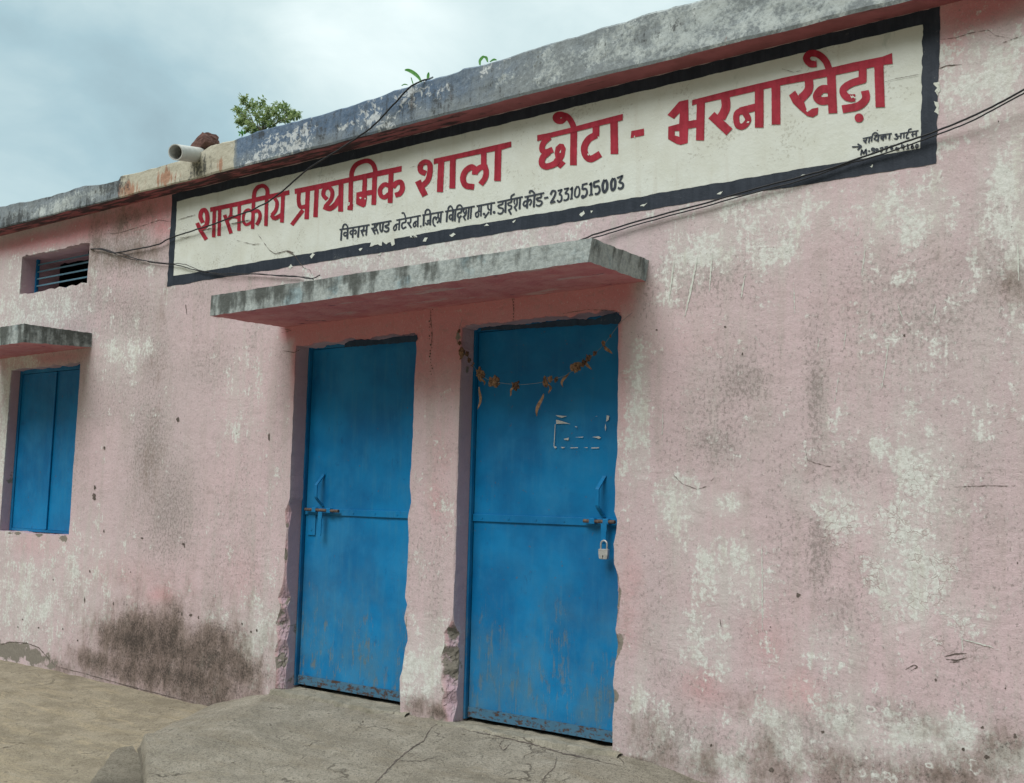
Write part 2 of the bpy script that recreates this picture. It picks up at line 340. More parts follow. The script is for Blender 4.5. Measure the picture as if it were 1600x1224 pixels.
def mat_blue(name, tone=1.0, wear=1.0, seed=0.0):
    m, nt, b = newmat(name)
    p = pos(nt, off=(seed, seed*.7, 0)); z = N(nt, 'ShaderNodeSeparateXYZ', {0: nt.nodes.new('ShaderNodeNewGeometry').outputs['Position']}).outputs[2]
    big = noise(nt, p, 2.2, 4, .6); mid = noise(nt, p, 9, 7, .65)
    st = noise(nt, pos(nt, (30, 30, 2.2), (seed, 0, 0)), 1, 6, .65); stf = noise(nt, pos(nt, (90, 90, 7), (seed, 0, 0)), 1, 5, .65)
    c = mix(nt, sm(nt, big, .32, .68), (.001*tone, .125*tone, .315*tone), (.002*tone, .195*tone, .445*tone))
    c = mix(nt, M(nt, 'MULTIPLY', sm(nt, M(nt, 'ADD', st, M(nt, 'MULTIPLY', M(nt, 'SUBTRACT', mid, .5), .5)), .48, .70), .34*wear), c, (.035, .21, .37))
    c = mix(nt, M(nt, 'MULTIPLY', sm(nt, noise(nt, pos(nt, (1, 1, .6), (seed, 3, 0)), 14, 6, .7, .8), .60, .70), .5), c, (.004, .085, .235))
    low = sm(nt, z, 1.05, .10, 0, 1)
    scr = M(nt, 'MULTIPLY', sm(nt, M(nt, 'ADD', M(nt, 'MULTIPLY', stf, .45), M(nt, 'MULTIPLY', noise(nt, pos(nt, (1, 1, .5), (seed, 5, 0)), 26, 6, .7), .55)), .52, .60), sm(nt, M(nt, 'ADD', M(nt, 'MULTIPLY', low, .55), M(nt, 'MULTIPLY', noise(nt, pos(nt, (1.6, 1.6, .7), (seed, 9, 2)), 3.6, 3, .55), 1.3)), .92, 1.22))
    c = mix(nt, M(nt, 'MULTIPLY', scr, .55*wear+.2), c, (.165, .165, .115))
    grm = M(nt, 'MULTIPLY', M(nt, 'MULTIPLY', low, sm(nt, noise(nt, pos(nt, (1, 1, .6), (seed, 2, 6)), 5, 6, .68), .38, .66)), .48)
    c = mix(nt, grm, c, (.085, .17, .205))
    c = mix(nt, M(nt, 'MULTIPLY', sm(nt, noise(nt, pos(nt, (1, 1, .8), (seed, 8, 1)), 3.0, 5, .62), .50, .70), .38), c, (.03, .245, .48))
    dots = sm(nt, noise(nt, p, 40, 3, .55), .69, .73)
    c = mix(nt, M(nt, 'MULTIPLY', dots, .75*wear), c, (.12, .075, .05))
    wire(nt, b, c, sm(nt, mid, .3, .7, .36, .60), spec=.30)
    h = M(nt, 'ADD', M(nt, 'MULTIPLY', big, 1.6), M(nt, 'MULTIPLY', mid, .30)); h = M(nt, 'ADD', h, M(nt, 'MULTIPLY', scr, -.12))
    bump(nt, b, h, .5, .014)
    return m
def mat_rail():
    m, nt, b = newmat('rusted_blue_kick_rail')
    p = pos(nt); mid = noise(nt, p, 16, 7, .68); fine = noise(nt, p, 70, 5, .7)
    c = mix(nt, mid, (.02, .12, .22), (.09, .18, .25))
    r = sm(nt, M(nt, 'ADD', M(nt, 'MULTIPLY', noise(nt, pos(nt, (1, 1, 2.2)), 18, 7, .72), .7), M(nt, 'MULTIPLY', fine, .3)), .50, .56)
    c = mix(nt, r, c, mix(nt, fine, (.03, .022, .02), (.10, .06, .045)))
    wire(nt, b, c, .75, spec=.3); bump(nt, b, M(nt, 'ADD', mid, M(nt, 'MULTIPLY', r, -.3)), .5, .004); return m
def mat_flat(name, a, bcol, scale=30, rough=.8, bmp=.3, metal=0.0, spec=.25, streak=False):
    m, nt, b = newmat(name)
    p = pos(nt, (1, 1, .12) if streak else (1, 1, 1)); f = noise(nt, p, scale, 6, .65)
    wire(nt, b, mix(nt, sm(nt, f, .32, .68), a, bcol), rough, metal, spec); bump(nt, b, f, bmp, .004); return m
def mat_signwhite():
    m, nt, b = newmat('cream_sign_paint')
    p = nt.nodes.new('ShaderNodeNewGeometry').outputs['Position']
    mid = noise(nt, p, 6, 7, .62); fine = noise(nt, p, 70, 5, .68); st = noise(nt, pos(nt, (20, 20, 1.5), src=p), 1, 6, .62)
    c = mix(nt, sm(nt, mid, .33, .66), (.575, .60, .535), (.625, .66, .61))
    c = mix(nt, M(nt, 'MULTIPLY', sm(nt, st, .52, .70), .35), c, (.50, .49, .42))
    z = N(nt, 'ShaderNodeSeparateXYZ', {0: p}).outputs[2]
    g = M(nt, 'MULTIPLY', sm(nt, M(nt, 'ADD', noise(nt, pos(nt, (9, 9, 3), src=p), 1, 7, .72), sm(nt, z, 2.85, 3.1, -.06, .05)), .60, .68), .35)
    c = mix(nt, g, c, (.28, .36, .31))
    pit = M(nt, 'MULTIPLY', sm(nt, M(nt, 'ADD', M(nt, 'MULTIPLY', fine, .6), M(nt, 'MULTIPLY', noise(nt, p, 4.5, 3, .5), .4)), .575, .60), .5)
    c = mix(nt, pit, c, (.36, .35, .29))
    wire(nt, b, c, .85, spec=.2)
    bump(nt, b, M(nt, 'ADD', M(nt, 'ADD', M(nt, 'MULTIPLY', mid, 1.0), M(nt, 'MULTIPLY', fine, .3)), M(nt, 'MULTIPLY', pit, -.25)), .5, .010)
    return m
def mat_signpaint(name, a, bcol, chip):
    m, nt, b = newmat(name)
    p = nt.nodes.new('ShaderNodeNewGeometry').outputs['Position']
    mid = noise(nt, p, 11, 6, .62); fine = noise(nt, p, 90, 4, .65); st = noise(nt, pos(nt, (40, 40, 4), src=p), 1, 5, .6)
    c = mix(nt, sm(nt, M(nt, 'ADD', M(nt, 'MULTIPLY', mid, .5), M(nt, 'MULTIPLY', st, .5)), .38, .62), a, bcol)
    c = mix(nt, M(nt, 'MULTIPLY', sm(nt, M(nt, 'ADD', M(nt, 'MULTIPLY', fine, .5), M(nt, 'MULTIPLY', mid, .5)), .615, .635), chip), c, (.5, .5, .44))
    wire(nt, b, c, .62, spec=.3); bump(nt, b, M(nt, 'ADD', mid, M(nt, 'MULTIPLY', fine, .3)), .4, .008); return m
def mat_concrete(name, ca, cb, cdust, grainy):
    m, nt, b = newmat(name)
    p = nt.nodes.new('ShaderNodeNewGeometry').outputs['Position']
    big = noise(nt, p, 1.1, 5, .6); mid = noise(nt, p, 6, 8, .66, .4); fine = noise(nt, p, 75, 5, .75); gr = noise(nt, p, 210, 3, .7)
    st = noise(nt, pos(nt, (1.2, 6, 6), src=p), 1.5, 6, .62, .5)
    c = mix(nt, sm(nt, mid, .33, .67), ca, cb)
    c = mix(nt, M(nt, 'MULTIPLY', sm(nt, st, .46, .66), .55), c, cdust)
    c = mix(nt, M(nt, 'MULTIPLY', sm(nt, big, .5, .7), .5), c, tuple(x*.62 for x in ca))
    c = mix(nt, M(nt, 'MULTIPLY', sm(nt, fine, .50, .62), .5*grainy), c, tuple(x*.38 for x in ca))
    c = mix(nt, M(nt, 'MULTIPLY', sm(nt, gr, .55, .68), .5*grainy), c, tuple(min(1, x*1.5) for x in cb))
    dirt = noise(nt, pos(nt, (.8, 2.0, 1), (3, 1, 0), src=p), 1.9, 7, .7, .6)
    c = mix(nt, M(nt, 'MULTIPLY', sm(nt, dirt, .52, .68), .36), c, tuple(x*.52 for x in ca))
    c = mix(nt, M(nt, 'MULTIPLY', sm(nt, noise(nt, pos(nt, (1.0, 3.4, 1), (9, 4, 0), src=p), 3.2, 7, .7, .4), .55, .68), .5), c, tuple(min(1, x*1.22) for x in cdust))
    c = mix(nt, M(nt, 'MULTIPLY', sm(nt, noise(nt, p, 120, 3, .7), .60, .68), .6), c, tuple(x*.35 for x in ca))
    c = mix(nt, M(nt, 'MULTIPLY', sm(nt, noise(nt, pos(nt, off=(4, 7, 2), src=p), 100, 3, .7), .63, .70), .55), c, tuple(min(1, x*1.45) for x in cb))
    c = mix(nt, M(nt, 'MULTIPLY', sm(nt, noise(nt, p, 28, 4, .6), .64, .70), .6), c, (.07, .06, .045))
    cr = N(nt, 'ShaderNodeTexVoronoi', {'Vector': N(nt, 'ShaderNodeVectorMath', {0: p, 1: N(nt, 'ShaderNodeVectorMath', {0: N(nt, 'ShaderNodeTexNoise', {'Vector': p, 'Scale': 4.0, 'Detail': 5.0}).outputs['Color'], 'Scale': .35}, operation='SCALE').outputs[0]}, operation='ADD').outputs[0], 'Scale': 1.2}, feature='DISTANCE_TO_EDGE').outputs['Distance']
    k = M(nt, 'MULTIPLY', sm(nt, cr, .002, .008, 1, 0), sm(nt, mid, .45, .6))
    c = mix(nt, M(nt, 'MULTIPLY', k, .6), c, (.06, .05, .04))
    wire(nt, b, c, .95, spec=.1)
    h = M(nt, 'ADD', M(nt, 'ADD', M(nt, 'MULTIPLY', mid, 1.2), M(nt, 'MULTIPLY', fine, .55*grainy)), M(nt, 'MULTIPLY', gr, .25*grainy))
    bump(nt, b, M(nt, 'ADD', h, M(nt, 'MULTIPLY', k, -.4)), .9, .016); return m
def mat_leaf(name, a, b2):
    m, nt, b = newmat(name)
    r = noise(nt, pos(nt), 30, 2, .5)
    c = mix(nt, sm(nt, r, .35, .65), a, b2); wire(nt, b, c, .55, spec=.3)
    tr = N(nt, 'ShaderNodeBsdfTranslucent', {'Color': c}); ms = N(nt, 'ShaderNodeMixShader', {0: .6, 1: b.outputs[0], 2: tr.outputs[0]})
    nt.links.new(ms.outputs[0], nt.nodes['Material Output'].inputs[0]); return m

MW = mat_wall(); MF = mat_fascia(); MC = mat_canopy(); MS = mat_soffit()
MBL = mat_blue('worn_blue_door_enamel', 1.0, .9, 0.0); MBR = mat_blue('blue_door_enamel', .97, .55, 4.3); MSH = mat_blue('blue_shutter_enamel', 1.0, .75, 9.1)
MBAR = mat_flat('pale_blue_bar_paint', (.07, .17, .24), (.13, .25, .31), 40, .6)
MFR = mat_blue('blue_frame_enamel', .8, 1.0, 2.0); MRL = mat_rail()
MDK = mat_flat('dark_room_plaster', (.035, .035, .035), (.06, .06, .06))
MSW = mat_signwhite(); MRED = mat_signpaint('crimson_sign_paint', (.25, .009, .022), (.37, .021, .044), .0); MBK = mat_signpaint('blue_black_sign_paint', (.015, .022, .034), (.028, .037, .053), .12)
MLT = mat_flat('black_lettering_paint', (.030, .038, .052), (.045, .055, .072), 60, .7, .05)
MCK = mat_flat('crack_dark_brown', (.07, .058, .05), (.15, .125, .11), 40, .95)  # dark brown for cracks, pits and drips
MCE = mat_flat('broken_cement', (.15, .135, .115), (.27, .245, .21), 60, .95, .8)
MGR = mat_concrete('dusty_yard_concrete', (.225, .196, .145), (.33, .292, .222), (.355, .30, .205), .9)
MRA = mat_concrete('rough_ramp_concrete', (.245, .225, .182), (.345, .32, .265), (.235, .205, .155), 1.3)
MDM = mat_concrete('darker_concrete', (.175, .16, .128), (.25, .23, .185), (.20, .18, .145), 1.3)  # darker concrete for the ramp's left edge and the patch beside it
MTH = mat_concrete('worn_threshold_concrete', (.20, .19, .15), (.33, .31, .255), (.28, .25, .19), .5)
MPVC = mat_flat('aged_pvc', (.50, .51, .49), (.60, .61, .58), 20, .45, .1)
MIN = mat_flat('pipe_inside', (.22, .24, .26), (.28, .30, .31), 20, .6, .1)
MBRK = mat_flat('old_brick', (.10, .055, .048), (.17, .095, .082), 40, .95, .9)
MCB = mat_flat('black_cable_rubber', (.018, .02, .024), (.03, .032, .036), 60, .5, .1)
MDRY = mat_flat('dry_leaf', (.14, .078, .044), (.33, .20, .115), 60, .8, .6)
MDRK = mat_flat('dry_flower', (.07, .042, .03), (.20, .115, .07), 90, .9, .8)
MTHR = mat_flat('grey_thread', (.16, .18, .19), (.24, .26, .27), 50, .8)
MSTL = mat_flat('worn_steel', (.40, .41, .41), (.66, .66, .65), 24, .38, .2, .55, .5)
MRST = mat_flat('rusty_bolt_steel', (.07, .06, .055), (.19, .13, .10), 70, .65, .5, .2)
MKEY = mat_flat('keyhole_dark', (.015, .015, .015), (.02, .02, .02))
MPAP = mat_flat('torn_paper', (.46, .49, .49), (.60, .62, .60), 60, .9)
MLF = mat_leaf('shrub_leaf', (.19, .29, .105), (.37, .45, .21)); MGL = mat_leaf('grass_blade', (.11, .33, .07), (.18, .42, .11))
MSTM = mat_flat('shrub_stem', (.08, .075, .05), (.14, .12, .085))
MPEB = mat_flat('pebble_stone', (.42, .37, .34), (.60, .55, .52), 60, .9, .6)
MPNK = mat_flat('pink_paint_flakes', (.48, .27, .29), (.56, .36, .37), 50, .9)

# ------------------------------------------------------------------ BUILDING
B = empty('school_building', (-4.0, 0.0, -0.2))
tag(B, 'long single storey school with peeling pink plaster walls, blue steel doors and a grey parapet', 'building')
# openings in the wall plane: x0, x1, z0, z1, depth
OP = {'L': (-4.737, -3.787, -0.03, 1.992, .13), 'R': (-3.466, -2.510, -0.03, 2.004, .13), 'W': (-7.964, -7.011, .782, 2.022, .10), 'V': (-7.924, -6.993, 2.606, 2.901, .30)}
def edge(pts, name, side):
    """edge curve x(z) traced on the wall plane"""
    q = sorted([tuple(W(u, v)[[2, 0]]) for u, v in pts]); z = np.array([a for a, _ in q]); x = np.array([a for _, a in q])
    return lambda zz: np.interp(zz, z, x)
ED = {
 'L0': edge([(462, 541), (460, 600), (456, 700), (452, 780), (445, 800), (447, 830), (444, 880), (441, 915), (434, 935), (438, 950), (431, 975), (434, 1000), (429, 1020), (432, 1045), (430, 1072)], 'L', 0),
 'L1': edge([(650, 522), (651, 545), (647, 600), (645, 680), (641, 760), (643, 785), (638, 810), (638, 850), (636, 900), (633, 935), (636, 945), (631, 965), (636, 985), (637, 1002), (632, 1015), (630, 1045), (625, 1060), (625, 1105)], 'L', 1),
 'R0': edge([(721, 500), (720, 560), (716, 650), (714, 720), (712, 790), (710, 830), (708, 900), (708, 955), (704, 975), (693, 990), (694, 1010), (687, 1030), (692, 1045), (688, 1065), (694, 1080), (690, 1100), (697, 1128)], 'R', 0),
 'R1': edge([(970, 485), (966, 500), (966, 600), (964, 700), (961, 760), (960, 800), (966, 815), (963, 835), (959, 850), (960, 880), (966, 900), (970, 930), (968, 960), (962, 985), (968, 1005), (967, 1022), (961, 1040), (958, 1070), (962, 1090), (957, 1120), (957, 1185)], 'R', 1),
}
def fl(x0, x1, step): return list(np.linspace(x0, x1, max(2, int(round((x1-x0)/step))+1)))
def lines(breaks, steps):
    out = []
    for a, b, s in zip(breaks[:-1], breaks[1:], steps): out += fl(a, b, s)[:-1]
    return np.array(out+[breaks[-1]])
xb = [-14, -8.6, -7.964, -7.924, -7.011, -6.993, -4.737, -3.787, -3.466, -2.510, -0.6, 4.0]
XL = lines(xb, [.08, .02, .02, .0145, .018, .0125, .0125, .0125, .0125, .0125, .06])
zb = [-.6, -.03, .782, 1.992, 2.004, 2.022, 2.606, 2.901, 3.15]
ZL = lines(zb, [.03, .0125, .0125, .012, .018, .0125, .0135, .0125])
nx, nz = len(XL), len(ZL)
X, Z = np.meshgrid(XL, ZL)            # [iz, ix]
X = X.copy(); Z = Z.copy()
xi = lambda v: int(np.argmin(abs(XL-v))); zi = lambda v: int(np.argmin(abs(ZL-v)))
def pull(col, curve, z0, z1, zfix=True):
    i = xi(col); rows = (ZL >= z0-.001) & (ZL <= z1+.001)
    jit = fbm(ZL*9, np.full(nz, col*7), 6)*.008
    d = np.where(rows, curve(ZL)+jit-XL[i], 0.0)
    for k in range(-7, 8):
        f = 1-abs(k)/8.0
        if 0 <= i+k < nx: X[:, i+k] += d*f
for nm in ('L', 'R'):
    x0, x1, z0, z1, _ = OP[nm]
    pull(x0, ED[nm+'0'], z0, z1); pull(x1, ED[nm+'1'], z0, z1)
for nm in ('W', 'V'):
    x0, x1, z0, z1, _ = OP[nm]
    for xx in (x0, x1): pull(xx, lambda q, xx=xx: np.full_like(q, xx), z0, z1)
def pullz(row, x0, x1, amp, sag):
    i = zi(row); cols = (XL >= x0-.001) & (XL <= x1+.001)
    d = np.where(cols, fbm(XL*14, np.full(nx, row*5.), 5)*amp+sag, 0)
    for k in range(-6, 7):
        if 0 <= i+k < nz: Z[i+k, :] += d*(1-abs(k)/7.0)
pullz(1.992, -4.72, -3.80, .022, .004); pullz(2.004, -3.45, -2.53, .022, .012)
pullz(2.022, -7.95, -7.02, .014, 0); pullz(2.901, -7.91, -7.0, .018, .006); pullz(2.606, -7.91, -7.0, .016, 0); pullz(.782, -7.95, -7.02, .014, 0)
keep = np.ones((nz-1, nx-1), bool)
for x0, x1, z0, z1, _ in OP.values(): keep[zi(z0):zi(z1), xi(x0):xi(x1)] = False
V = np.stack([X, np.zeros_like(X), Z], -1).reshape(-1, 3)
ii = np.arange(nz*nx).reshape(nz, nx)
quads = np.stack([ii[:-1, :-1], ii[:-1, 1:], ii[1:, 1:], ii[1:, :-1]], -1)[keep]
verts = [V]; faces = quads.tolist(); base = len(V)
reveal_cem = []        # cement weight of the extra (reveal) vertices
EXTRA = []
def strip(P):           # P[rows][cols][3], joins a grid of points
    global base
    P = np.array(P); a, b, _ = P.shape; verts.append(P.reshape(-1, 3)); k = np.arange(a*b).reshape(a, b)+base
    faces.extend(np.stack([k[:-1, :-1], k[:-1, 1:], k[1:, 1:], k[1:, :-1]], -1).reshape(-1, 4).tolist()); base += a*b
for nm, (x0, x1, z0, z1, dep) in OP.items():
    i0, i1, j0, j1 = zi(z0), zi(z1), xi(x0), xi(x1)
    for side, j in ((0, j0), (1, j1)):
        rows = []; cem = []
        sgn = 1 if side == 0 else -1
        nominal = x0 if side == 0 else x1
        for i in range(i0, i1+1):
            xf, zz = X[i, j], Z[i, j]
            a = max(0.0, (nominal-xf)*sgn) if nm in 'LR' else 0.0   # broken arris: how far the front edge is set back
            if nm == 'R' and side == 0: a = max(0, a-.004)
            bdepth = min(.055, a*1.0)+.0015
            row = [(xf, 0, zz)]; cm = [1.0 if a > .012 else 0.0]
            inner = max(nominal*sgn, xf*sgn)*sgn if nm in 'LR' else nominal
            for t in (.12, .25, .37, .5, .62, .75, .87):
                nn = (fbm(zz*55, t*9+nominal*9, 5))*a*.42
                row.append((xf+(inner-xf)*t**.8+sgn*nn, bdepth*t+nn*.5, zz)); cm.append(1.0 if a > .010 else 0.0)
            row.append((inner, bdepth, zz)); cm.append(.6 if a > .02 else 0.)
            for y in np.linspace(max(bdepth, .0)+.01, dep+.02, 6): row.append((inner, y, zz)); cm.append(0.)
            rows.append(row); cem.append(cm)
        strip(rows if side == 0 else [r[::-1] for r in rows]); EXTRA.append(np.array(cem if side == 0 else [r[::-1] for r in cem]).ravel())
    for i in (i0, i1):
        rows = [[(X[i, j], y, Z[i, j]) for j in range(j0, j1+1)] for y in np.linspace(0, dep+.02, 5)]
        strip(rows if i == i0 else rows[::-1]); EXTRA.append(np.zeros(5*(j1-j0+1)))
V = np.concatenate(verts); XX, ZZ = V[:, 0], V[:, 2]
nf = nx*nz
extra = np.zeros(len(V)); extra[nf:] = np.concatenate(EXTRA)
lime = blobs(XX, ZZ, [(15, 480, 45, 50, .50), (70, 480, 70, 30, .5), (5, 650, 22, 170, .55), (190, 560, 50, 70, .36), (60, 940, 120, 70, .40), (340, 960, 60, 70, .25), (405, 990, 40, 80, .52), (420, 900, 20, 80, .35),
  (670, 1035, 50, 75, .58), (660, 900, 25, 70, .25), (560, 410, 150, 30, .45), (760, 375, 190, 28, .46), (300, 430, 30, 20, .3),
  (1540, 130, 90, 110, .55), (1120, 330, 120, 80, .45), (1080, 400, 40, 60, .50), (1040, 430, 25, 70, .46), (1200, 390, 60, 55, .52), (1190, 330, 80, 60, .5), (1420, 360, 50, 60, .48), (1580, 370, 40, 90, .55), (1330, 330, 90, 60, .38), (1490, 330, 40, 60, .42),
  (992, 570, 16, 70, .50), (985, 680, 30, 50, .42), (1003, 720, 22, 60, .50), (1055, 800, 40, 30, .55), (1130, 790, 40, 25, .48), (1240, 760, 30, 30, .36), (1375, 700, 25, 45, .46), (1410, 650, 50, 40, .40), (1460, 700, 40, 50, .50), (1440, 790, 70, 60, .50), (1300, 780, 70, 40, .42),
  (1150, 890, 60, 50, .46), (1420, 900, 70, 100, .52), (1500, 960, 60, 50, .42), (1080, 990, 45, 60, .46), (1130, 1040, 25, 40, .5), (1300, 1010, 60, 60, .40), (1090, 860, 60, 70, .36),
  (1000, 1090, 26, 90, .38), (1010, 1180, 40, 50, .42), (1080, 1180, 50, 45, .45), (1190, 1130, 60, 60, .45), (1300, 1110, 90, 60, .46), (1390, 1160, 90, 60, .48), (1480, 1150, 70, 32, .66), (1530, 1170, 60, 40, .55), (1590, 1190, 60, 40, .46), (1250, 1190, 90, 40, .42), (1290, 1030, 20, 30, .5)])
grime = blobs(XX, ZZ, [(190, 360, 70, 50, .62), (240, 300, 60, 30, .35), (110, 500, 90, 45, .42), (150, 440, 70, 60, .42), (230, 640, 50, 170, .42), (260, 800, 60, 120, .38), (190, 560, 60, 60, .4), (170, 780, 30, 100, .2), (320, 640, 50, 80, .18),
  (600, 400, 130, 30, .35), (800, 370, 150, 30, .35), (1010, 460, 30, 80, .35), (1130, 430, 120, 80, .42), (1160, 560, 100, 60, .40), (1120, 640, 80, 90, .46), (1080, 700, 90, 60, .38), (1275, 620, 30, 220, .50), (1260, 560, 90, 80, .28), (1440, 480, 160, 120, .44), (1560, 440, 60, 120, .5), (1330, 740, 80, 60, .42), (1280, 850, 40, 110, .44), (1380, 900, 120, 90, .36), (1530, 850, 80, 120, .28),
  (1560, 330, 60, 60, .45), (1320, 960, 80, 90, .42), (1180, 1000, 80, 60, .3), (1010, 1130, 50, 60, .48), (1100, 1170, 80, 60, .5), (1300, 1160, 220, 60, .42), (1480, 1200, 180, 50, .52), (1160, 940, 60, 60, .25),
  (330, 870, 60, 50, .15), (680, 1000, 40, 60, .15), (60, 1000, 90, 30, .25), (660, 1090, 50, 30, .42), (1500, 660, 100, 120, .22)])
mould = blobs(XX, ZZ, [(215, 990, 40, 40, .72), (190, 1000, 60, 40, .62), (265, 1010, 40, 50, .72), (330, 1010, 60, 40, .60), (370, 1040, 60, 40, .55), (240, 1050, 110, 40, .62), (310, 1085, 90, 22, .60), (140, 1030, 40, 24, .55), (270, 965, 25, 40, .5), (400, 1060, 36, 30, .45), (95, 1045, 40, 15, .4),
  (1020, 1160, 40, 50, .36), (1100, 1195, 70, 40, .36), (1200, 1165, 40, 40, .36), (1210, 1215, 60, 30, .40), (1340, 1205, 120, 36, .36), (1480, 1215, 90, 26, .42), (1570, 1170, 50, 40, .46), (1430, 1130, 60, 30, .32), (1310, 1120, 50, 40, .30), (1160, 1090, 40, 40, .26),
  (200, 345, 50, 30, .40), (150, 380, 20, 60, .40), (200, 400, 60, 20, .36), (1575, 440, 30, 40, .36), (690, 1115, 30, 14, .6), (648, 1105, 20, 20, .5), (1000, 1195, 30, 14, .7), (245, 520, 20, 120, .16), (235, 720, 20, 100, .18)])
pink = blobs(XX, ZZ, [(225, 330, 90, 34, .95), (100, 368, 140, 20, .75), (1530, 10, 90, 36, .95), (1490, 50, 30, 50, .6), (700, 480, 230, 30, .66), (560, 520, 110, 18, .6), (850, 470, 150, 26, .66), (980, 470, 18, 40, .6), (975, 620, 12, 100, .45), (690, 560, 40, 60, .42), (690, 720, 30, 160, .34), (680, 780, 20, 60, .42),
  (60, 850, 70, 30, .34), (200, 900, 140, 45, .32), (250, 930, 30, 22, .5), (380, 900, 50, 60, .30), (330, 560, 90, 60, .16), (985, 930, 30, 130, .38), (1100, 1075, 50, 40, .46), (1250, 1085, 50, 45, .50), (1180, 1100, 60, 30, .3), (1200, 1000, 60, 60, .34), (1100, 540, 120, 40, .22), (1320, 560, 90, 50, .18), (1240, 950, 60, 50, .25), (1540, 1060, 60, 30, .24), (1330, 470, 120, 60, .2), (1090, 940, 60, 50, .22), (25, 568, 60, 10, .6), (80, 560, 70, 10, .6), (85, 395, 60, 8, .4)])
cem = blobs(XX, ZZ, [(20, 1018, 36, 16, .95), (55, 1026, 30, 12, .9), (75, 1040, 14, 8, .8), (436, 1000, 10, 60, .45), (967, 925, 6, 14, .8), (966, 1010, 6, 18, .8), (961, 1090, 5, 12, .8), (634, 975, 4, 20, .6), (690, 1080, 12, 40, .55), (680, 1125, 40, 8, .55), (445, 1066, 20, 10, .5), (14, 745, 7, 18, .95), (10, 785, 5, 8, .9), (100, 841, 8, 6, .9), (28, 834, 12, 4, .8), (60, 836, 10, 4, .7), (715, 530, 6, 22, .55), (722, 575, 4, 12, .5)])
ring = blobs(XX, ZZ, [(1340, 1120, 110, 60, .52), (1250, 1100, 90, 60, .40), (1460, 1190, 110, 40, .5), (1300, 1030, 50, 50, .36), (1180, 1120, 60, 60, .34), (1390, 1190, 100, 40, .52), (1290, 1200, 90, 30, .4)])
crk = blobs(XX, ZZ, [(1420, 880, 90, 130, .9), (1300, 880, 70, 90, .6), (1440, 740, 60, 60, .5), (1330, 820, 60, 50, .7), (1130, 920, 70, 70, .4), (1090, 990, 40, 50, .5), (1490, 1000, 60, 50, .7), (1480, 1150, 80, 40, .5), (1200, 380, 50, 50, .5), (1400, 470, 40, 40, .4)])
lime = np.maximum(lime, blobs(XX, ZZ, [(1420, 890, 70, 120, .66), (1340, 800, 60, 60, .5), (1440, 730, 70, 70, .56), (1140, 900, 80, 70, .52), (1060, 790, 60, 50, .55), (1090, 1000, 70, 60, .50), (1480, 1150, 90, 35, .72), (1350, 1150, 130, 60, .55), (1220, 1150, 100, 60, .50), (1030, 1160, 60, 70, .48), (1150, 1200, 120, 40, .5), (1550, 1190, 70, 50, .55), (1120, 380, 110, 60, .50), (1200, 330, 110, 70, .55), (1410, 330, 120, 70, .50), (1570, 300, 60, 160, .55), (1540, 120, 100, 110, .62), (700, 395, 280, 40, .52), (480, 440, 60, 25, .4), (660, 1040, 50, 80, .60), (400, 1000, 50, 90, .50), (40, 940, 90, 90, .50), (20, 640, 40, 240, .66), (60, 430, 120, 60, .46), (380, 620, 60, 120, .34), (110, 900, 110, 120, .40), (60, 485, 110, 45, .52), (190, 550, 60, 70, .45), (990, 640, 26, 150, .52)]))
grime = np.maximum(grime, blobs(XX, ZZ, [(1280, 1180, 330, 45, .50), (1060, 1180, 90, 50, .5), (1530, 1200, 120, 40, .55), (1230, 820, 70, 260, .36), (1140, 620, 120, 140, .42), (1420, 480, 200, 160, .46), (210, 380, 110, 70, .55), (100, 470, 110, 40, .48), (230, 680, 50, 240, .46), (180, 600, 60, 90, .42), (720, 395, 260, 30, .42)]))
mould = np.maximum(mould, blobs(XX, ZZ, [(270, 1030, 130, 70, .60), (215, 1000, 60, 55, .74), (330, 1030, 80, 50, .66), (380, 1050, 50, 45, .58), (150, 1035, 40, 28, .56), (1300, 1215, 300, 24, .36), (1540, 1195, 90, 40, .36), (1040, 1185, 60, 40, .36)]))
grime = np.maximum(grime, blobs(XX, ZZ, [(200, 385, 90, 60, .72), (235, 345, 40, 50, .6), (150, 470, 80, 40, .55), (240, 560, 40, 80, .5), (235, 700, 40, 110, .62), (265, 800, 60, 110, .58), (200, 500, 60, 70, .55), (330, 570, 60, 60, .42), (1160, 600, 70, 50, .6), (1120, 690, 60, 50, .58), (1275, 620, 22, 90, .66), (1280, 860, 30, 90, .62), (1440, 500, 160, 80, .52), (1090, 430, 130, 50, .55), (1590, 430, 50, 90, .6), (1400, 1120, 120, 40, .5), (1250, 1150, 120, 60, .6), (1050, 1150, 60, 50, .66)]))
mould = np.maximum(mould, blobs(XX, ZZ, [(290, 1060, 140, 50, .64), (200, 1045, 70, 36, .62), (330, 1095, 90, 26, .6), (280, 1020, 190, 110, .34), (220, 1070, 150, 40, .42), (360, 1085, 90, 30, .50), (265, 1000, 30, 60, .72), (340, 1000, 60, 36, .58)]))
_big = fbm(XX*1.3, ZZ*1.1, 4); _big2 = fbm(XX*2.1+40, ZZ*1.2+9, 4); _st = fbm(XX*7+3, ZZ*.7, 4)
lime = np.clip(np.maximum(lime, .13+.26*_big+.10*_st), 0, 1); grime = np.clip(np.maximum(grime*1.05, .20+.30*_big2+.16*_st), 0, 1)
ptop = blobs(XX, ZZ, [(230, 326, 80, 30, 1.0), (150, 350, 80, 20, .9), (60, 374, 110, 14, .8), (1540, 8, 90, 34, 1.0), (255, 345, 30, 40, .7)])
lime *= 1-.9*ptop; grime *= 1-.75*ptop; pink = np.maximum(pink, ptop*1.0)
under = sstep(XX, -4.95, -4.80)*(1-sstep(XX, -2.50, -2.36))*sstep(ZZ, 1.95, 2.10)*(ZZ < 2.2)     # sheltered plaster keeps its paint
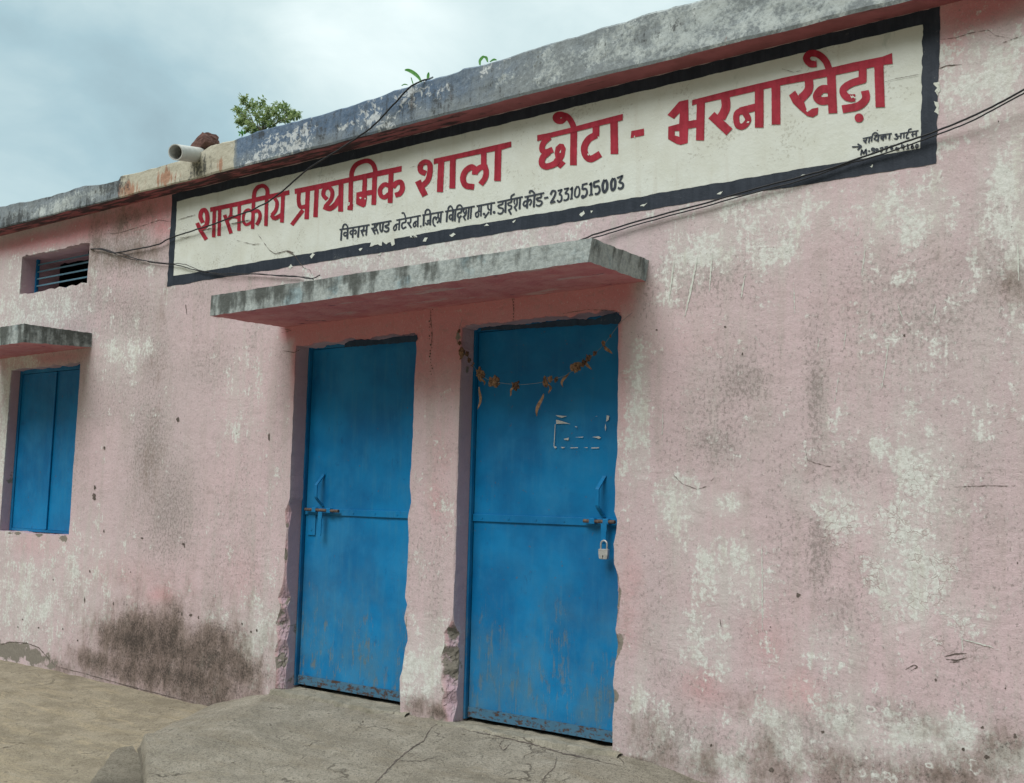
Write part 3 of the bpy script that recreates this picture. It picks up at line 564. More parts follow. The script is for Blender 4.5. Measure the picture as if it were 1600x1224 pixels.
under = np.maximum(under, sstep(XX, -4.82, -4.72)*(1-sstep(XX, -2.52, -2.46))*sstep(ZZ, 1.35, 2.0)*(ZZ < 2.2)*.85)
lime *= 1-.95*under; grime *= 1-.85*under; pink = np.maximum(pink, under*.95)
# reveals lose most of the wall's stains and turn a darker mauve
rv = np.zeros(len(V)); rv[nf:] = 1
inY = sstep(V[:, 1], .0, .02)*rv
for a in (lime, grime, mould): a *= (1-.85*inY)
pink = np.maximum(pink*(1-.5*inY), inY*.36)
grime = np.maximum(grime*(1-.6*inY), inY*.22*(sstep(ZZ, 2.2, .2)))
lime = np.maximum(lime*(1-.7*inY), inY*.40*sstep(ZZ, .9, .3)*(ZZ < 2.0))
cem = np.maximum(cem, extra*(.46+.6*fbm(ZZ*9, XX*3, 3)))
pink = np.maximum(pink, extra*.5)
wall = make('wall', V, faces, MW, B, attrs={'m1': np.stack([lime, grime, mould], -1), 'm2': np.stack([pink, cem, crk], -1), 'm3': np.stack([ring, inY, ring], -1)})

# interior, end walls, roof
mb = MB()
mb.add([(-13.9, .33, -.3), (3.9, .33, -.3), (3.9, 5, -.3), (-13.9, 5, -.3)], [(0, 1, 2, 3)])
mb.add([(-13.9, 4.9, -.3), (3.9, 4.9, -.3), (3.9, 4.9, 3.11), (-13.9, 4.9, 3.11)], [(0, 1, 2, 3)])
for x in (-6.2, -2.0): mb.box(x-.1, x+.1, .34, 4.88, -.29, 3.1)
mb.build('interior_wall', MDK, B)
mb = MB(); mb.box(-14.02, -13.8, .01, 5.1, -.6, 3.118); mb.box(3.8, 4.02, .01, 5.1, -.6, 3.118); mb.box(-13.79, 3.79, 5.0, 5.1, -.6, 3.118)
o = mb.build('end_wall', MW, B)
mb = MB(); mb.box(-14.1, 4.1, .06, 5.2, 3.123, 3.235); mb.build('roof_slab', MF, B)

# parapet: front face, rough top, soffit
YF = -.142
tp = [(-200, 362), (-60, 336), (0, 322), (30, 316), (60, 310), (100, 300), (130, 290), (150, 288), (185, 281), (188, 274), (215, 268), (240, 262), (275, 251), (300, 246), (325, 228), (345, 222), (365, 218), (372, 215), (400, 205), (430, 198), (470, 186), (500, 178), (540, 167), (600, 146), (640, 132), (668, 124), (690, 119), (720, 110), (722, 107), (760, 98), (800, 86), (850, 70), (900, 55), (935, 43), (975, 32), (1010, 20), (1050, 9), (1080, 3), (1180, -28), (1400, -96)]
tq = np.array([W(u, v, YF) for u, v in tp]); zt_of = lambda x: np.interp(x, tq[:, 0], tq[:, 2])
xs = lines([-14.1, -8.3, -.9, 4.1], [.06, .0125, .06]); nsx = len(xs)
def facrow(y, z): return np.stack([xs, y, z], -1)
ztop = zt_of(xs)+fbm(xs*9, xs*0+3, 5)*.007
zbot = np.full(nsx, 3.12)-sstep(xs, -3, -1)*.012+fbm(xs*6, xs*0+9, 4)*.004
rows = []
rows.append(facrow(np.full(nsx, .02), np.full(nsx, 3.121)))
rows.append(facrow(np.full(nsx, YF*.5), (zbot+3.121)/2))
nr = 18
for k in range(nr+1):
    t = k/nr; z = zbot+(ztop-zbot)*t
    yy = YF+fbm(xs*5, z*8+2, 4)*.009+fbm(xs*40, z*40, 3)*.002
    yy = yy+.014*(t > .96)+.006*(t < .03)
    rows.append(facrow(yy, z))
for y in (-.10, -.03, .05, .13, .20):
    rows.append(facrow(np.full(nsx, y)+fbm(xs*12, xs*0+y*50, 3)*.008, ztop+fbm(xs*16, xs*0+y*40, 4)*.009-.004*(y > 0)))
rows.append(facrow(np.full(nsx, .21), np.full(nsx, 3.19)))
P = np.array(rows); a_, b_, _ = P.shape; PV = P.reshape(-1, 3); k = np.arange(a_*b_).reshape(a_, b_)
pf = np.stack([k[:-1, :-1], k[:-1, 1:], k[1:, 1:], k[1:, :-1]], -1); pmi = np.zeros((a_-1, b_-1), int); pmi[:2] = 1
FX, FZ = PV[:, 0], PV[:, 2]; fb = lambda l: blobs(FX, FZ, l, YF)
xu = lambda u, v: W(u, v, YF)[0]
blue = .12+.88*sstep(FX, xu(366, 235), xu(372, 235))*(1-sstep(FX, xu(560, 190), xu(1000, 80)))*.85*(.45+.55*sstep(FZ, 3.14, 3.27))+.22*(FX < xu(190, 310))+.10*(FX > xu(900, 80))
cream = sstep(FX, xu(180, 300), xu(192, 300))*(1-sstep(FX, xu(362, 240), xu(370, 240)))*.95
white = fb([(90, 325, 60, 16, .58), (150, 302, 34, 14, .58), (30, 335, 40, 12, .5), (110, 312, 60, 10, .5), (1100, 30, 160, 60, .68), (960, 75, 90, 40, .52), (860, 100, 60, 30, .42), (1300, -20, 200, 60, .75), (790, 125, 40, 20, .36), (420, 252, 40, 10, .4)])
flake = fb([(410, 240, 24, 14, .60), (430, 225, 22, 14, .55), (455, 225, 26, 20, .68), (470, 215, 20, 20, .6), (395, 252, 16, 10, .55), (580, 180, 20, 24, .62), (640, 150, 26, 20, .55), (600, 195, 14, 14, .5), (690, 140, 14, 14, .45), (755, 110, 22, 12, .4), (540, 200, 20, 10, .45)])
dark = fb([(172, 292, 30, 20, .66), (20, 345, 50, 18, .56), (130, 322, 50, 18, .5), (60, 350, 120, 12, .48), (80, 305, 80, 8, .46), (860, 85, 200, 30, .30), (540, 190, 180, 40, .36), (310, 262, 16, 20, .75), (300, 275, 30, 12, .5), (660, 160, 60, 40, .42), (560, 200, 80, 30, .36), (450, 210, 90, 24, .30), (760, 140, 80, 30, .36), (1050, 40, 50, 20, .46), (1000, 60, 40, 16, .42), (405, 212, 12, 10, .7)])
dark = np.maximum(dark, .36*sstep(FZ-zt_of(FX), -.03, .0))
dark = np.maximum(dark, .9*(sstep(FX, -2.9, -4.2))*0)
rust = fb([(205, 296, 14, 16, .70), (190, 300, 6, 16, .6), (262, 278, 14, 14, .68), (280, 276, 8, 10, .5), (345, 255, 5, 14, .6), (218, 300, 4, 14, .6)])
make('parapet', PV, pf.reshape(-1, 4).tolist(), [MF, MS], B, mi=pmi.ravel(), attrs={'m1': np.stack([blue, cream, white], -1), 'm2': np.stack([dark, rust, flake], -1)}, smooth=False)

# concrete canopies
def canopy(bf, bb, tf, tb, seed):
    """corners: front bottom left/right, back bottom, front top, back top"""
    nx_ = 140; ny_ = 30; nz_ = 8
    def lerp(a, b, t): return a+(b-a)*t
    bm = MB()
    def patch(fn, na, nb):
        vs = []
        for i in range(na+1):
            for j in range(nb+1): vs.append(fn(i/na, j/nb))
        fs = [(i*(nb+1)+j, (i+1)*(nb+1)+j, (i+1)*(nb+1)+j+1, i*(nb+1)+j+1) for i in range(na) for j in range(nb)]
        bm.add(vs, fs)
    def pt(s, d, h):        # s along, d 0 front 1 back, h 0 bottom 1 top
        b = lerp(lerp(bf[0], bf[1], s), lerp(bb[0], bb[1], s), d); t = lerp(lerp(tf[0], tf[1], s), lerp(tb[0], tb[1], s), d)
        p = lerp(b, t, h)
        n1 = float(fbm(s*31+seed, d*9+h*3, 4)); n2 = float(fbm(s*60+seed, h*7+d*20+5, 4))
        return p+np.array([n2*.0025, n1*.003 if d < .5 else 0, n2*.0035])
    patch(lambda s, h: pt(s, 0, h), nx_, nz_)
    patch(lambda s, d: pt(s, d, 1), nx_, ny_)
    patch(lambda s, d: pt(s, 1-d, 0), nx_, ny_)
    patch(lambda d, h: pt(1, d, h), ny_, nz_)
    patch(lambda d, h: pt(0, 1-d, h), ny_, nz_)
    bmm = bmesh.new()
    vv = [bmm.verts.new(q) for q in bm.v]
    for f in bm.f: bmm.faces.new([vv[i] for i in f])
    bmesh.ops.remove_doubles(bmm, verts=bmm.verts[:], dist=.0004)
    bmm.verts.index_update()
    vs = [q.co[:] for q in bmm.verts]; fs = [[q.index for q in f.verts] for f in bmm.faces]; bmm.free()
    return make('canopy', vs, fs, MC, B)
o = canopy((W(328, 494, -.52), W(919, 409, -.52)), (W(445, 512, .0), W(1009, 440, .0)), (W(330, 462, -.52), W(925, 372, -.52)), (W(440, 481, .0), W(1014, 407, .0)), 1.0)
o['label'] = 'long concrete canopy above the two doors'
q0 = np.array([-8.15, -.505, 2.085]); q1 = np.array([-8.15, 0, 2.115]); q2 = np.array([-8.15, -.505, 2.222]); q3 = np.array([-8.15, 0, 2.226])
o = canopy((q0, W(36, 535, -.505)), (q1, W(143, 543, 0)), (q2, W(38, 506, -.505)), (q3, W(144, 521, 0)), 5.0)
o['label'] = 'short concrete canopy above the shuttered window'

# ---- doors
def bar_path(pts, wx, th):
    """flat bar bent in the y-z plane: pts (x, y, z), width along x"""
    m = MB(); vs = []; n = len(pts)
    for i, (x, y, z) in enumerate(pts):
        a = np.array(pts[max(i-1, 0)]); b = np.array(pts[min(i+1, n-1)]); t = (b-a)/np.linalg.norm(b-a); nn = np.array([0, t[2], -t[1]])
        nn = nn/max(np.linalg.norm(nn), 1e-6)*th/2
        for sx, sn in ((-1, -1), (1, -1), (1, 1), (-1, 1)): vs.append((x+sx*wx/2, y+sn*nn[1], z+sn*nn[2]))
    fs = [(i*4+k, i*4+(k+1) % 4, (i+1)*4+(k+1) % 4, (i+1)*4+k) for i in range(n-1) for k in range(4)]+[(3, 2, 1, 0), tuple((n-1)*4+k for k in range(4))]
    return m.add(vs, fs)
def sheet(name, x0, x1, y, z0, z1, mat, parent, amp=.003, seed=0, th=.02):
    """slightly buckled steel sheet with real thickness"""
    ax = fl(x0, x1, .02); az = fl(z0, z1, .02); gx, gz = np.meshgrid(ax, az)
    d = fbm(gx*3+seed, gz*2.2+seed, 3)*amp
    d = d*sstep(np.minimum(np.minimum(gx-x0, x1-gx), np.minimum(gz-z0, z1-gz)), 0, .06)
    f = np.stack([gx, y+d, gz], -1).reshape(-1, 3); a, b = gx.shape; k = np.arange(a*b).reshape(a, b)
    fs = np.stack([k[:-1, :-1], k[:-1, 1:], k[1:, 1:], k[1:, :-1]], -1).reshape(-1, 4).tolist()
    bk = f.copy(); bk[:, 1] = y+th; off = len(f)
    ring = list(k[0, :])+list(k[1:, -1])+list(k[-1, -2::-1])+list(k[-2:0, 0])
    for i in range(len(ring)): fs.append((ring[i], ring[i]+off, ring[(i+1) % len(ring)]+off, ring[(i+1) % len(ring)]))
    return make(name, np.concatenate([f, bk]), fs, mat, parent)
def door(nm, mat, bot):
    x0, x1, _, z1, dep = OP[nm]; xr = x1+.035; xl = x0+.020
    zb_, zt_ = bot, z1-.012
    d = sheet('door', xl, xr, .126, zb_+.051, zt_, mat, B, .004, x0)
    m = MB(); m.box(x0+.001, x0+.015, .102, .145, zb_-.01, z1+.03, .002); m.box(x0+.016, xr, .110, .140, zt_+.003, zt_+.04, .002)
    m.build('frame', MFR, d)
    m = MB(); m.box(xl, xr, .116, .1245, .995, 1.032, .0015); m.build('mid_rail', mat, d)
    m = MB()
    for i in range(6):
        bx = xl+.06+i*(xr-xl-.12)/5; m = MB(); m.tube([(bx, .117, 1.013), (bx, .1135, 1.013)], .006, 8); m.build('rivet', mat, d)

    sheet('kick_rail', xl, xr, .118, zb_, zb_+.050, MRL, d, .003, x0+3, .02)
    return d
dl = door('L', MBL, .012); dl['label'] = 'narrower looking blue steel door, scratched, without a padlock'
dr = door('R', MBR, -.002); dr['label'] = 'blue steel door fastened with a padlock'
def hardware(d, u_h, v_t, v_b, rod0, rod1, hasp_u, hasp_v0, hasp_v1, plate, mat):
    t = W(u_h, v_t, .11); b = W(u_h-2, v_b, .11); x = t[0]; h = t[2]-b[2]
    pts = [(x+.010, .121, t[2]), (x+.006, .117, t[2]-.012), (x, .082, t[2]-.055), (x-.001, .075, t[2]-.065), (x-.001, .075, b[2]+.055), (x, .080, b[2]+.045), (x+.006, .117, b[2]+.008), (x+.010, .121, b[2])]
    bar_path(pts, .020, .006).build('handle', mat, d)
    r0 = W(*rod0, .095); r1 = W(*rod1, .095); m = MB(); m.tube([tuple(r0), tuple(r1)], .0088, 12)
    m.build('bolt', MRST, d)
    m = MB()
    for t_ in (.28, .72):
        c = r0+(r1-r0)*t_; m = MB(); m.box(c[0]-.016, c[0]+.016, .086, .114, c[2]-.014, c[2]+.014, .003); m.build('bolt_bracket', mat, d)
    p = W(hasp_u, hasp_v0, .09); q = W(hasp_u+3, hasp_v1, .09)
    poly = [(p[0]-.016, p[2]), (p[0]+.016, p[2]), (p[0]+.016, p[2]-.035), (p[0]+.013, p[2]-.04), (p[0]+.013, q[2]+.012), (p[0]+.007, q[2]), (p[0]-.007, q[2]), (p[0]-.013, q[2]+.012), (p[0]-.013, p[2]-.04), (p[0]-.016, p[2]-.035)]
    m = MB(); m.prism(poly, .080, .085); m.build('hasp', mat, d)
    if plate:
        a = W(plate[0], plate[1], .115); c = W(plate[2], plate[3], .115); m = MB()
        m.box(a[0], c[0], .119, .1245, c[2], a[2], .002); m.tube([((a[0]+c[0])/2, .118, c[2]+.035), ((a[0]+c[0])/2, .1165, c[2]+.035)], .008, 10); m.build('lock_plate', mat, d)
hardware(dl, 502, 741, 791, (477, 796), (529, 799), 502, 800, 838, (481, 804, 491, 837), MBL)
hardware(dr, 940, 744, 808, (912, 814), (961, 816), 945, 818, 850, None, MBR)
# scraps left from a torn notice, paint drips
mb = MB()
sc = [[(868, 649), (886, 650.5), (878, 653), (872, 651.5)], [(869, 656), (877, 658), (892, 663), (884, 662), (869, 662.5)], [(867, 663), (868, 663), (866, 698), (865, 698)], [(898, 666), (902, 667), (900, 668)], [(948, 649), (952, 650), (951, 656), (947, 659)], [(946, 662), (947, 668), (946, 674), (945, 668)],
      [(881, 686), (889, 684), (888, 688), (882, 687.5)], [(898, 683.5), (912, 682.5), (910, 684)], [(925, 683), (936, 682), (939, 684), (936, 686), (930, 684)], [(866, 697), (870, 699), (868, 701), (866, 700)], [(876, 698.5), (883, 699), (879, 701)], [(891, 699.5), (903, 699), (903, 700.2), (891, 700.6)], [(912, 699.4), (918, 699), (918, 700.4)], [(924, 699.5), (936, 699.2), (936, 700.6), (924, 701)], [(930, 650.6), (934, 650.2), (932, 651)]]
for k_, poly in enumerate(sc):
    n = len(poly); mb = MB(); mb.add([tuple(W(u, v, .1195-.0002*(k_ % 4))) for u, v in poly], [tuple(range(n))]); mb.build('paper_scrap', MPAP, dr)

# ---- shuttered window, ventilator
x0, x1, z0, z1, dep = OP['W']
wm = MB(); wm.box(x0+.001, x0+.03, .075, .12, z0+.002, z1, .002); wm.box(x1-.03, x1+.02, .075, .12, z0+.002, z1, .002); wm.box(x0+.031, x1-.031, .078, .12, z1-.03, z1+.02, .002); wm.box(x0+.031, x1-.031, .078, .12, z0+.001, z0+.02, .002)
win = wm.build('window', MFR, B)
xm = W(84, 700, .10)[0]
sheet('shutter', x0+.034, xm-.004, .084, z0+.022, z1-.034, MSH, win, .004, 2, .012)
sheet('shutter', xm+.004, x1-.034, .088, z0+.022, z1-.034, MSH, win, .004, 8, .012)
wm = MB(); wm.box(xm-.016, xm+.012, .074, .083, z0+.024, z1-.036, .0015); wm.build('meeting_strip', MSH, win)
wm = MB(); wm.box(x0, x1, .088, .16, z0-.02, z0+.0012); wm.build('window_bed', MCE, win)
x0, x1, z0, z1, dep = OP['V']
vm = MB(); vm.box(x0+.004, x0+.02, .115, .14, z0-.01, z1+.03, .002)
vw = vm.build('ventilator', MFR, B)
for q in np.linspace(z0+.032, z1-.035, 5):
    m = MB(); m.box(x0+.021, x1+.02, .122, .128, q-.006, q+.006, .001); m.build('bar', MBAR, vw)

# ---- thresholds under the doors
for nm in 'LR':
    x0, x1 = OP[nm][:2]
    ax = fl(x0-.05, x1+.05, .012); ay = fl(-.10, .30, .012); gx, gy = np.meshgrid(ax, ay)
    yl = -.055+fbm(gx*7, gx*0+x0, 4)*.05
    zz = -.012+fbm(gx*12, gy*12, 4)*.010-(.016 if nm == 'R' else .002)*sstep(gy, -.01, .08)+.004; zz = zz-.06*sstep(gy, yl+.012, yl-.012)
    k = np.arange(gx.size).reshape(gx.shape)
    make('threshold', np.stack([gx, gy, zz], -1).reshape(-1, 3), np.stack([k[:-1, :-1], k[:-1, 1:], k[1:, 1:], k[1:, :-1]], -1).reshape(-1, 4).tolist(), MTH, B)

# ---- paint smears over the door heads, drips, cracks and pits in the plaster
LAYER = [0]
def ribbon(mb, pts, width, y, jag=0.0, smooth=False, taper=False, layer=True, step=6.0):
    """brush stroke traced at photo positions, laid on the plane y"""
    if smooth: pts = catmull(pts, 7)
    pts = resample(pts, step); n = len(pts)
    if layer: LAYER[0] += 1; y = y-.00005*(LAYER[0] % 31)
    L, Rr = [], []
    for i, p in enumerate(pts):
        t = pts[min(i+1, n-1)]-pts[max(i-1, 0)]; t = t/max(np.linalg.norm(t), 1e-6); nn = np.array([-t[1], t[0]])
        wd = (width[0]+(width[1]-width[0])*i/max(n-1, 1) if isinstance(width, tuple) else width)/2
        if taper: wd *= (.25+.75*math.sin(math.pi*min(1, max(0, (i+.3)/(n-.4)))))
        a = wd+random.uniform(-jag, jag); b = wd+random.uniform(-jag, jag)
        L.append(p+nn*a); Rr.append(p-nn*b)
    mb.add([tuple(W(q[0], q[1], y)) for q in L]+[tuple(W(q[0], q[1], y)) for q in Rr], [(i, i+1, n+i+1, n+i) for i in range(n-1)])
def fillpoly(mb, poly, y, layer=True):
    if layer: LAYER[0] += 1; y = y-.00005*(LAYER[0] % 31)
    bm = bmesh.new(); f = bm.faces.new([bm.verts.new(tuple(W(u, v, y))) for u, v in poly])
    f.normal_update()
    if f.normal.y > 0: f.normal_flip(); f.normal_update()
    r = bmesh.ops.triangulate(bm, faces=[f], ngon_method='EAR_CLIP', quad_method='FIXED'); bm.verts.index_update()
    mb.add([q.co[:] for q in bm.verts], [[q.index for q in g.verts] for g in bm.faces]); bm.free()
def ragged(poly, amp, step):
    q = resample(poly+[poly[0]], step)[:-1]
    return [(a[0]+random.uniform(-amp, amp), a[1]+random.uniform(-amp, amp)) for a in q]
MSM = mat_signpaint('dark_blue_paint_smear', (.012, .03, .06), (.02, .05, .09), .10)
mb = MB()
fillpoly(mb, ragged([(539, 538), (545, 534), (556, 531), (575, 530.5), (592, 532), (600, 530), (622, 526), (640, 524.5), (651, 523.5), (652, 530), (650, 534), (539, 543)], .8, 4), -.0028); mb.build('paint_smear', MSM, B); mb = MB()
fillpoly(mb, ragged([(752, 512), (790, 508), (832, 507), (848, 504), (870, 501), (890, 498.5), (930, 499), (945, 492), (963, 488), (972, 496), (967, 506), (752, 517)], .8, 4), -.0028)
mb.build('paint_smear', MSM, B)
mb = MB()
CR = [([(162, 366), (180, 365), (195, 362), (222, 353), (249, 344), (267, 347)], 1.0), ([(1464, 109), (1478, 103), (1503, 101)], 2.0), ([(1469, 62), (1494, 59), (1516, 52), (1544, 47), (1556, 56), (1580, 60)], .8), ([(1490, 761), (1520, 760), (1545, 759), (1590, 760)], 1.2), ([(1052, 742), (1066, 756), (1090, 765), (1104, 760), (1118, 744)], .9),
      ([(1475, 1026), (1492, 1022), (1510, 1021)], 2.6), ([(1478, 1030), (1495, 1032), (1511, 1028)], 2.2), ([(1484, 1035), (1500, 1034)], 2.0), ([(1415, 1046), (1428, 1039), (1434, 1042), (1422, 1049)], 2.0), ([(1125, 968), (1127, 980)], 1.4), ([(256, 1056), (256, 1080)], 1.2),
      ([(290, 476), (291, 484), (292, 492)], 1.2), ([(437, 512), (455, 517), (440, 520)], .8), ([(1258, 700), (1262, 720), (1290, 728), (1305, 730)], .8), ([(1560, 70), (1580, 62), (1600, 55)], .9), ([(440, 548), (460, 551), (470, 546)], .9), ([(0, 1008), (15, 1003), (42, 1005), (60, 1012), (75, 1028), (85, 1040)], 1.6),
      ([(85, 1041), (130, 1052), (200, 1072), (270, 1090), (325, 1103)], 1.3), ([(800, 463), (803, 490), (802, 500)], .7), ([(672, 480), (673, 500), (675, 520), (674, 545)], .9), ([(880, 490), (920, 484), (962, 486)], .8), ([(1180, 845), (1190, 848), (1192, 980)], .0)]
for pts, wd in CR:
    if wd > 0: mb = MB(); ribbon(mb, pts, wd*.75, -.0015, .4, taper=True, step=3); mb.build('plaster_crack', MCK, B)
PITS = [(278, 656, 3.5, 5.5), (148, 762, 2.5, 5), (147, 777, 4, 8), (163, 700, 2.5, 4), (162, 830, 1.5, 3), (222, 841, 3, 1.5), (286, 850, 4, 1.8), (288, 853, 1.5, 4), (1247, 930, 5, 5), (1462, 1063, 3, 3), (1571, 1076, 2, 2), (1026, 516, 2.5, 2), (1133, 511, 2.5, 2), (1160, 553, 2, 2.5), (1413, 524, 2.5, 3), (1285, 1144, 4, 3), (1111, 1165, 3, 3), (1205, 1203, 6, 5), (1505, 1171, 4, 3.5), (1542, 1183, 6, 4), (1586, 1150, 4, 5), (1535, 1137, 4, 3), (140, 893, 1.5, 3.5), (132, 938, 1.3, 6), (177, 944, 1.2, 4), (204, 894, 1.5, 1.5), (83, 906, 1.2, 2), (60, 981, 2, 2), (98, 983, 1.5, 2), (284, 959, 2, 4), (298, 961, 4, 3), (310, 965, 1.5, 3), (378, 975, 1.5, 3), (392, 987, 2, 3), (401, 985, 2, 3), (121, 1001, 2, 2), (35, 968, 1.5, 1.5), (28, 980, 1.2, 2), (420, 683, 2, 8), (1371, 204, 1.5, 1.5), (1560, 190, 1.5, 2), (1590, 880, 2, 2), (1204, 980, 1.5, 1.5)]
for u, v, a, b in PITS:
    a *= .8; b *= .85; mb = MB(); fillpoly(mb, [(u+a*math.cos(t)*random.uniform(.5, 1.15), v+b*math.sin(t)*random.uniform(.5, 1.15)) for t in np.linspace(0, 2*math.pi, 13)[:-1]], -.0012); mb.build('plaster_pit', MCK, B)
mb = MB()
for v in np.linspace(470, 585, 26):
    u = 673+random.uniform(-3, 3); r = random.uniform(.5, 1.3); fillpoly(mb, [(u+r*math.cos(t), v+r*1.3*math.sin(t)) for t in np.linspace(0, 2*math.pi, 7)[:-1]], -.0012)
mb.build('black_drip', MCK, B); mb = MB()
for v in np.linspace(463, 500, 9):
    u = 803+random.uniform(-1.5, 1.5); r = random.uniform(.5, 1.1); fillpoly(mb, [(u+r*math.cos(t), v+r*1.3*math.sin(t)) for t in np.linspace(0, 2*math.pi, 7)[:-1]], -.0012)
mb.build('black_drip', MCK, B)
MLM = mat_flat('lime_drip', (.50, .53, .48), (.62, .65, .60), 60, .9)
for pts, wd in [([(1190, 846), (1191, 900), (1191, 985)], 2.2), ([(1280, 530), (1277, 550)], 1.6), ([(1388, 535), (1384, 570), (1377, 610)], 2.0), ([(1322, 515), (1318, 545)], 1.2), ([(1310, 590), (1304, 630)], 1.2), ([(1462, 475), (1458, 500)], 1.6), ([(1352, 390), (1346, 430)], 1.8), ([(1180, 525), (1188, 543)], 1.0), ([(1090, 400), (1082, 440), (1070, 495)], 3.5), ([(1053, 410), (1045, 470)], 2.6), ([(1113, 390), (1108, 460)], 2.2), ([(1164, 430), (1158, 465)], 2.4), ([(1240, 440), (1242, 490)], 1.4), ([(1400, 470), (1412, 500)], 1.5), ([(1590, 380), (1592, 440)], 3.0), ([(1036, 640), (1034, 690)], 1.0), ([(1500, 998), (1545, 1010), (1560, 1016)], 2.0), ([(1503, 993), (1504, 1018)], 2.2)]:
    mb = MB(); ribbon(mb, pts, wd*.85, -.0016, .6, taper=True, step=3); mb.build('lime_drip', MLM, B)
# ---- rain water pipe
a = Vector(W(274, 238, -.36)); d_ = (Vector(W(312, 243, -.10))-a)
b = a+d_*1.02
pm = MB(); t = d_.normalized(); s1 = t.cross(Vector((0, 0, 1))).normalized(); s2 = s1.cross(t)
n = 28; R0 = .050; R1 = .0445
vs = []
for c, r in ((a, R0), (b, R0), (a, R1), (b, R1)):
    for k in range(n): q = 2*math.pi*k/n; vs.append(tuple(c+(s1*math.cos(q)+s2*math.sin(q))*r))
fs = []
for k in range(n):
    k1 = (k+1) % n; fs += [(k, k1, n+k1, n+k), (2*n+k1, 2*n+k, 3*n+k, 3*n+k1), (k1, k, 2*n+k, 2*n+k1)]
pipe = make('drain_pipe', vs, fs, MPVC, B, smooth=False)
make('pipe_plug', [tuple(a+t*.25+(s1*math.cos(2*math.pi*k/n)+s2*math.sin(2*math.pi*k/n))*R1*.99) for k in range(n)], [tuple(range(n))], MIN, pipe)

# ------------------------------------------------------------------ PAINTED SIGN
S = empty('painted_sign', tuple(W(866, 350)))
tag(S, 'wide cream school name board painted on the wall, black border, large red Hindi lettering', 'sign')
mb = MB()
inn = [(273, 312), (1444, 34), (1441, 240), (267, 438)]
g = []
for i in range(121):
    s = i/120; top = np.array([273, 308])+(np.array([1446, 30])-np.array([273, 308]))*s; bot = np.array([266, 440])+(np.array([1441, 243])-np.array([266, 440]))*s
    for j in range(13): q = top+(bot-top)*j/12; g.append(tuple(W(q[0], q[1], -.0010)))
mb.add(g, [(i*13+j, i*13+j+1, (i+1)*13+j+1, (i+1)*13+j) for i in range(120) for j in range(12)])
mb.build('board', MSW, S)
mb = MB()
def band(p0, p1, q0, q1, y, jag, step=5):
    n = int(np.hypot(p1[0]-p0[0], p1[1]-p0[1])/step)
    A = [(p0[0]+(p1[0]-p0[0])*i/n, p0[1]+(p1[1]-p0[1])*i/n) for i in range(n+1)]; Bq = [(q0[0]+(q1[0]-q0[0])*i/n, q0[1]+(q1[1]-q0[1])*i/n) for i in range(n+1)]
    ja = [float(fbm(i*.35, y*3e5, 3))*jag for i in range(n+1)]; jb = [float(fbm(i*.35+50, y*3e5, 3))*jag for i in range(n+1)]
    mb.add([tuple(W(a[0], a[1]+j, y)) for a, j in zip(A, ja)]+[tuple(W(a[0], a[1]+j, y)) for a, j in zip(Bq, jb)], [(i, i+1, n+2+i, n+1+i) for i in range(n)])
def bandx(p0, p1, q0, q1, y, jag, step=5):
    n = int(abs(p1[1]-p0[1])/step)
    A = [(p0[0]+(p1[0]-p0[0])*i/n, p0[1]+(p1[1]-p0[1])*i/n) for i in range(n+1)]; Bq = [(q0[0]+(q1[0]-q0[0])*i/n, q0[1]+(q1[1]-q0[1])*i/n) for i in range(n+1)]
    ja = [float(fbm(i*.5, y*3e5+3, 3))*jag for i in range(n+1)]; jb = [float(fbm(i*.5+50, y*3e5+7, 3))*jag for i in range(n+1)]
    mb.add([tuple(W(a[0]+j, a[1], y)) for a, j in zip(A, ja)]+[tuple(W(a[0]+j, a[1], y)) for a, j in zip(Bq, jb)], [(i, i+1, n+2+i, n+1+i) for i in range(n)])
zs = 3.118
def topline(u):    # where the wall meets the soffit
    c = [W(u, v)[2] for v in (-40, 340)]; return -40+380*(c[0]-zs)/(c[0]-c[1])
def zline(u, z):
    lo_, hi_ = -200., 1400.
    for _ in range(40):
        mid_ = (lo_+hi_)/2
        if W(u, mid_)[2] > z: lo_ = mid_
        else: hi_ = mid_
    return lo_
band((269, zline(269, zs)), (1469, zline(1469, zs)), (277, 315), (1442, 38.5), -.0017, 1.2)
band((271, 432), (1440, 232), (261, 448), (1463, 256), -.0016, 1.6)
bandx((269, zline(269, zs)), (261, 448), (277, 305), (270.5, 440), -.0019, 1.0)
bandx((1442, 25), (1438, 240), (1469, zline(1469, zs)), (1463, 256), -.0021, 2.0)
mb.build('border', MBK, S)
mb = MB()
chips = [[(578, 386), (590, 382), (596, 384), (598, 378), (604, 382), (610, 378), (612, 384), (617, 382), (616, 374), (600, 368), (580, 376)], [(640, 371), (642, 366), (645, 372), (648, 366), (652, 371)], [(660, 377), (664, 371), (668, 372), (666, 378)], [(702, 368), (708, 364), (712, 366), (706, 371)], [(756, 354), (761, 350), (764, 353)], [(905, 335), (912, 330), (914, 334), (908, 339)], [(922, 330), (926, 329), (924, 334)], [(1246, 279), (1254, 273), (1262, 272), (1256, 276)], [(1360, 261), (1364, 257), (1363, 262)], [(1458, 130), (1464, 138), (1461, 142), (1465, 150), (1469, 140), (1468, 128)], [(1459, 158), (1463, 168), (1460, 175), (1466, 180), (1467, 160)], [(484, 401), (487, 404), (492, 398), (488, 396)], [(450, 418), (453, 420), (458, 417), (455, 413)], [(560, 390), (566, 387), (563, 393)], [(800, 347), (806, 343), (803, 349)], [(1120, 303), (1130, 298), (1126, 304)], [(1000, 322), (1012, 317), (1006, 323)], [(590, 398), (596, 394), (594, 400)]]
for c in chips: mb = MB(); fillpoly(mb, ragged(c, .7, 2.5), -.0023); mb.build('paint_chip', MSW, S)

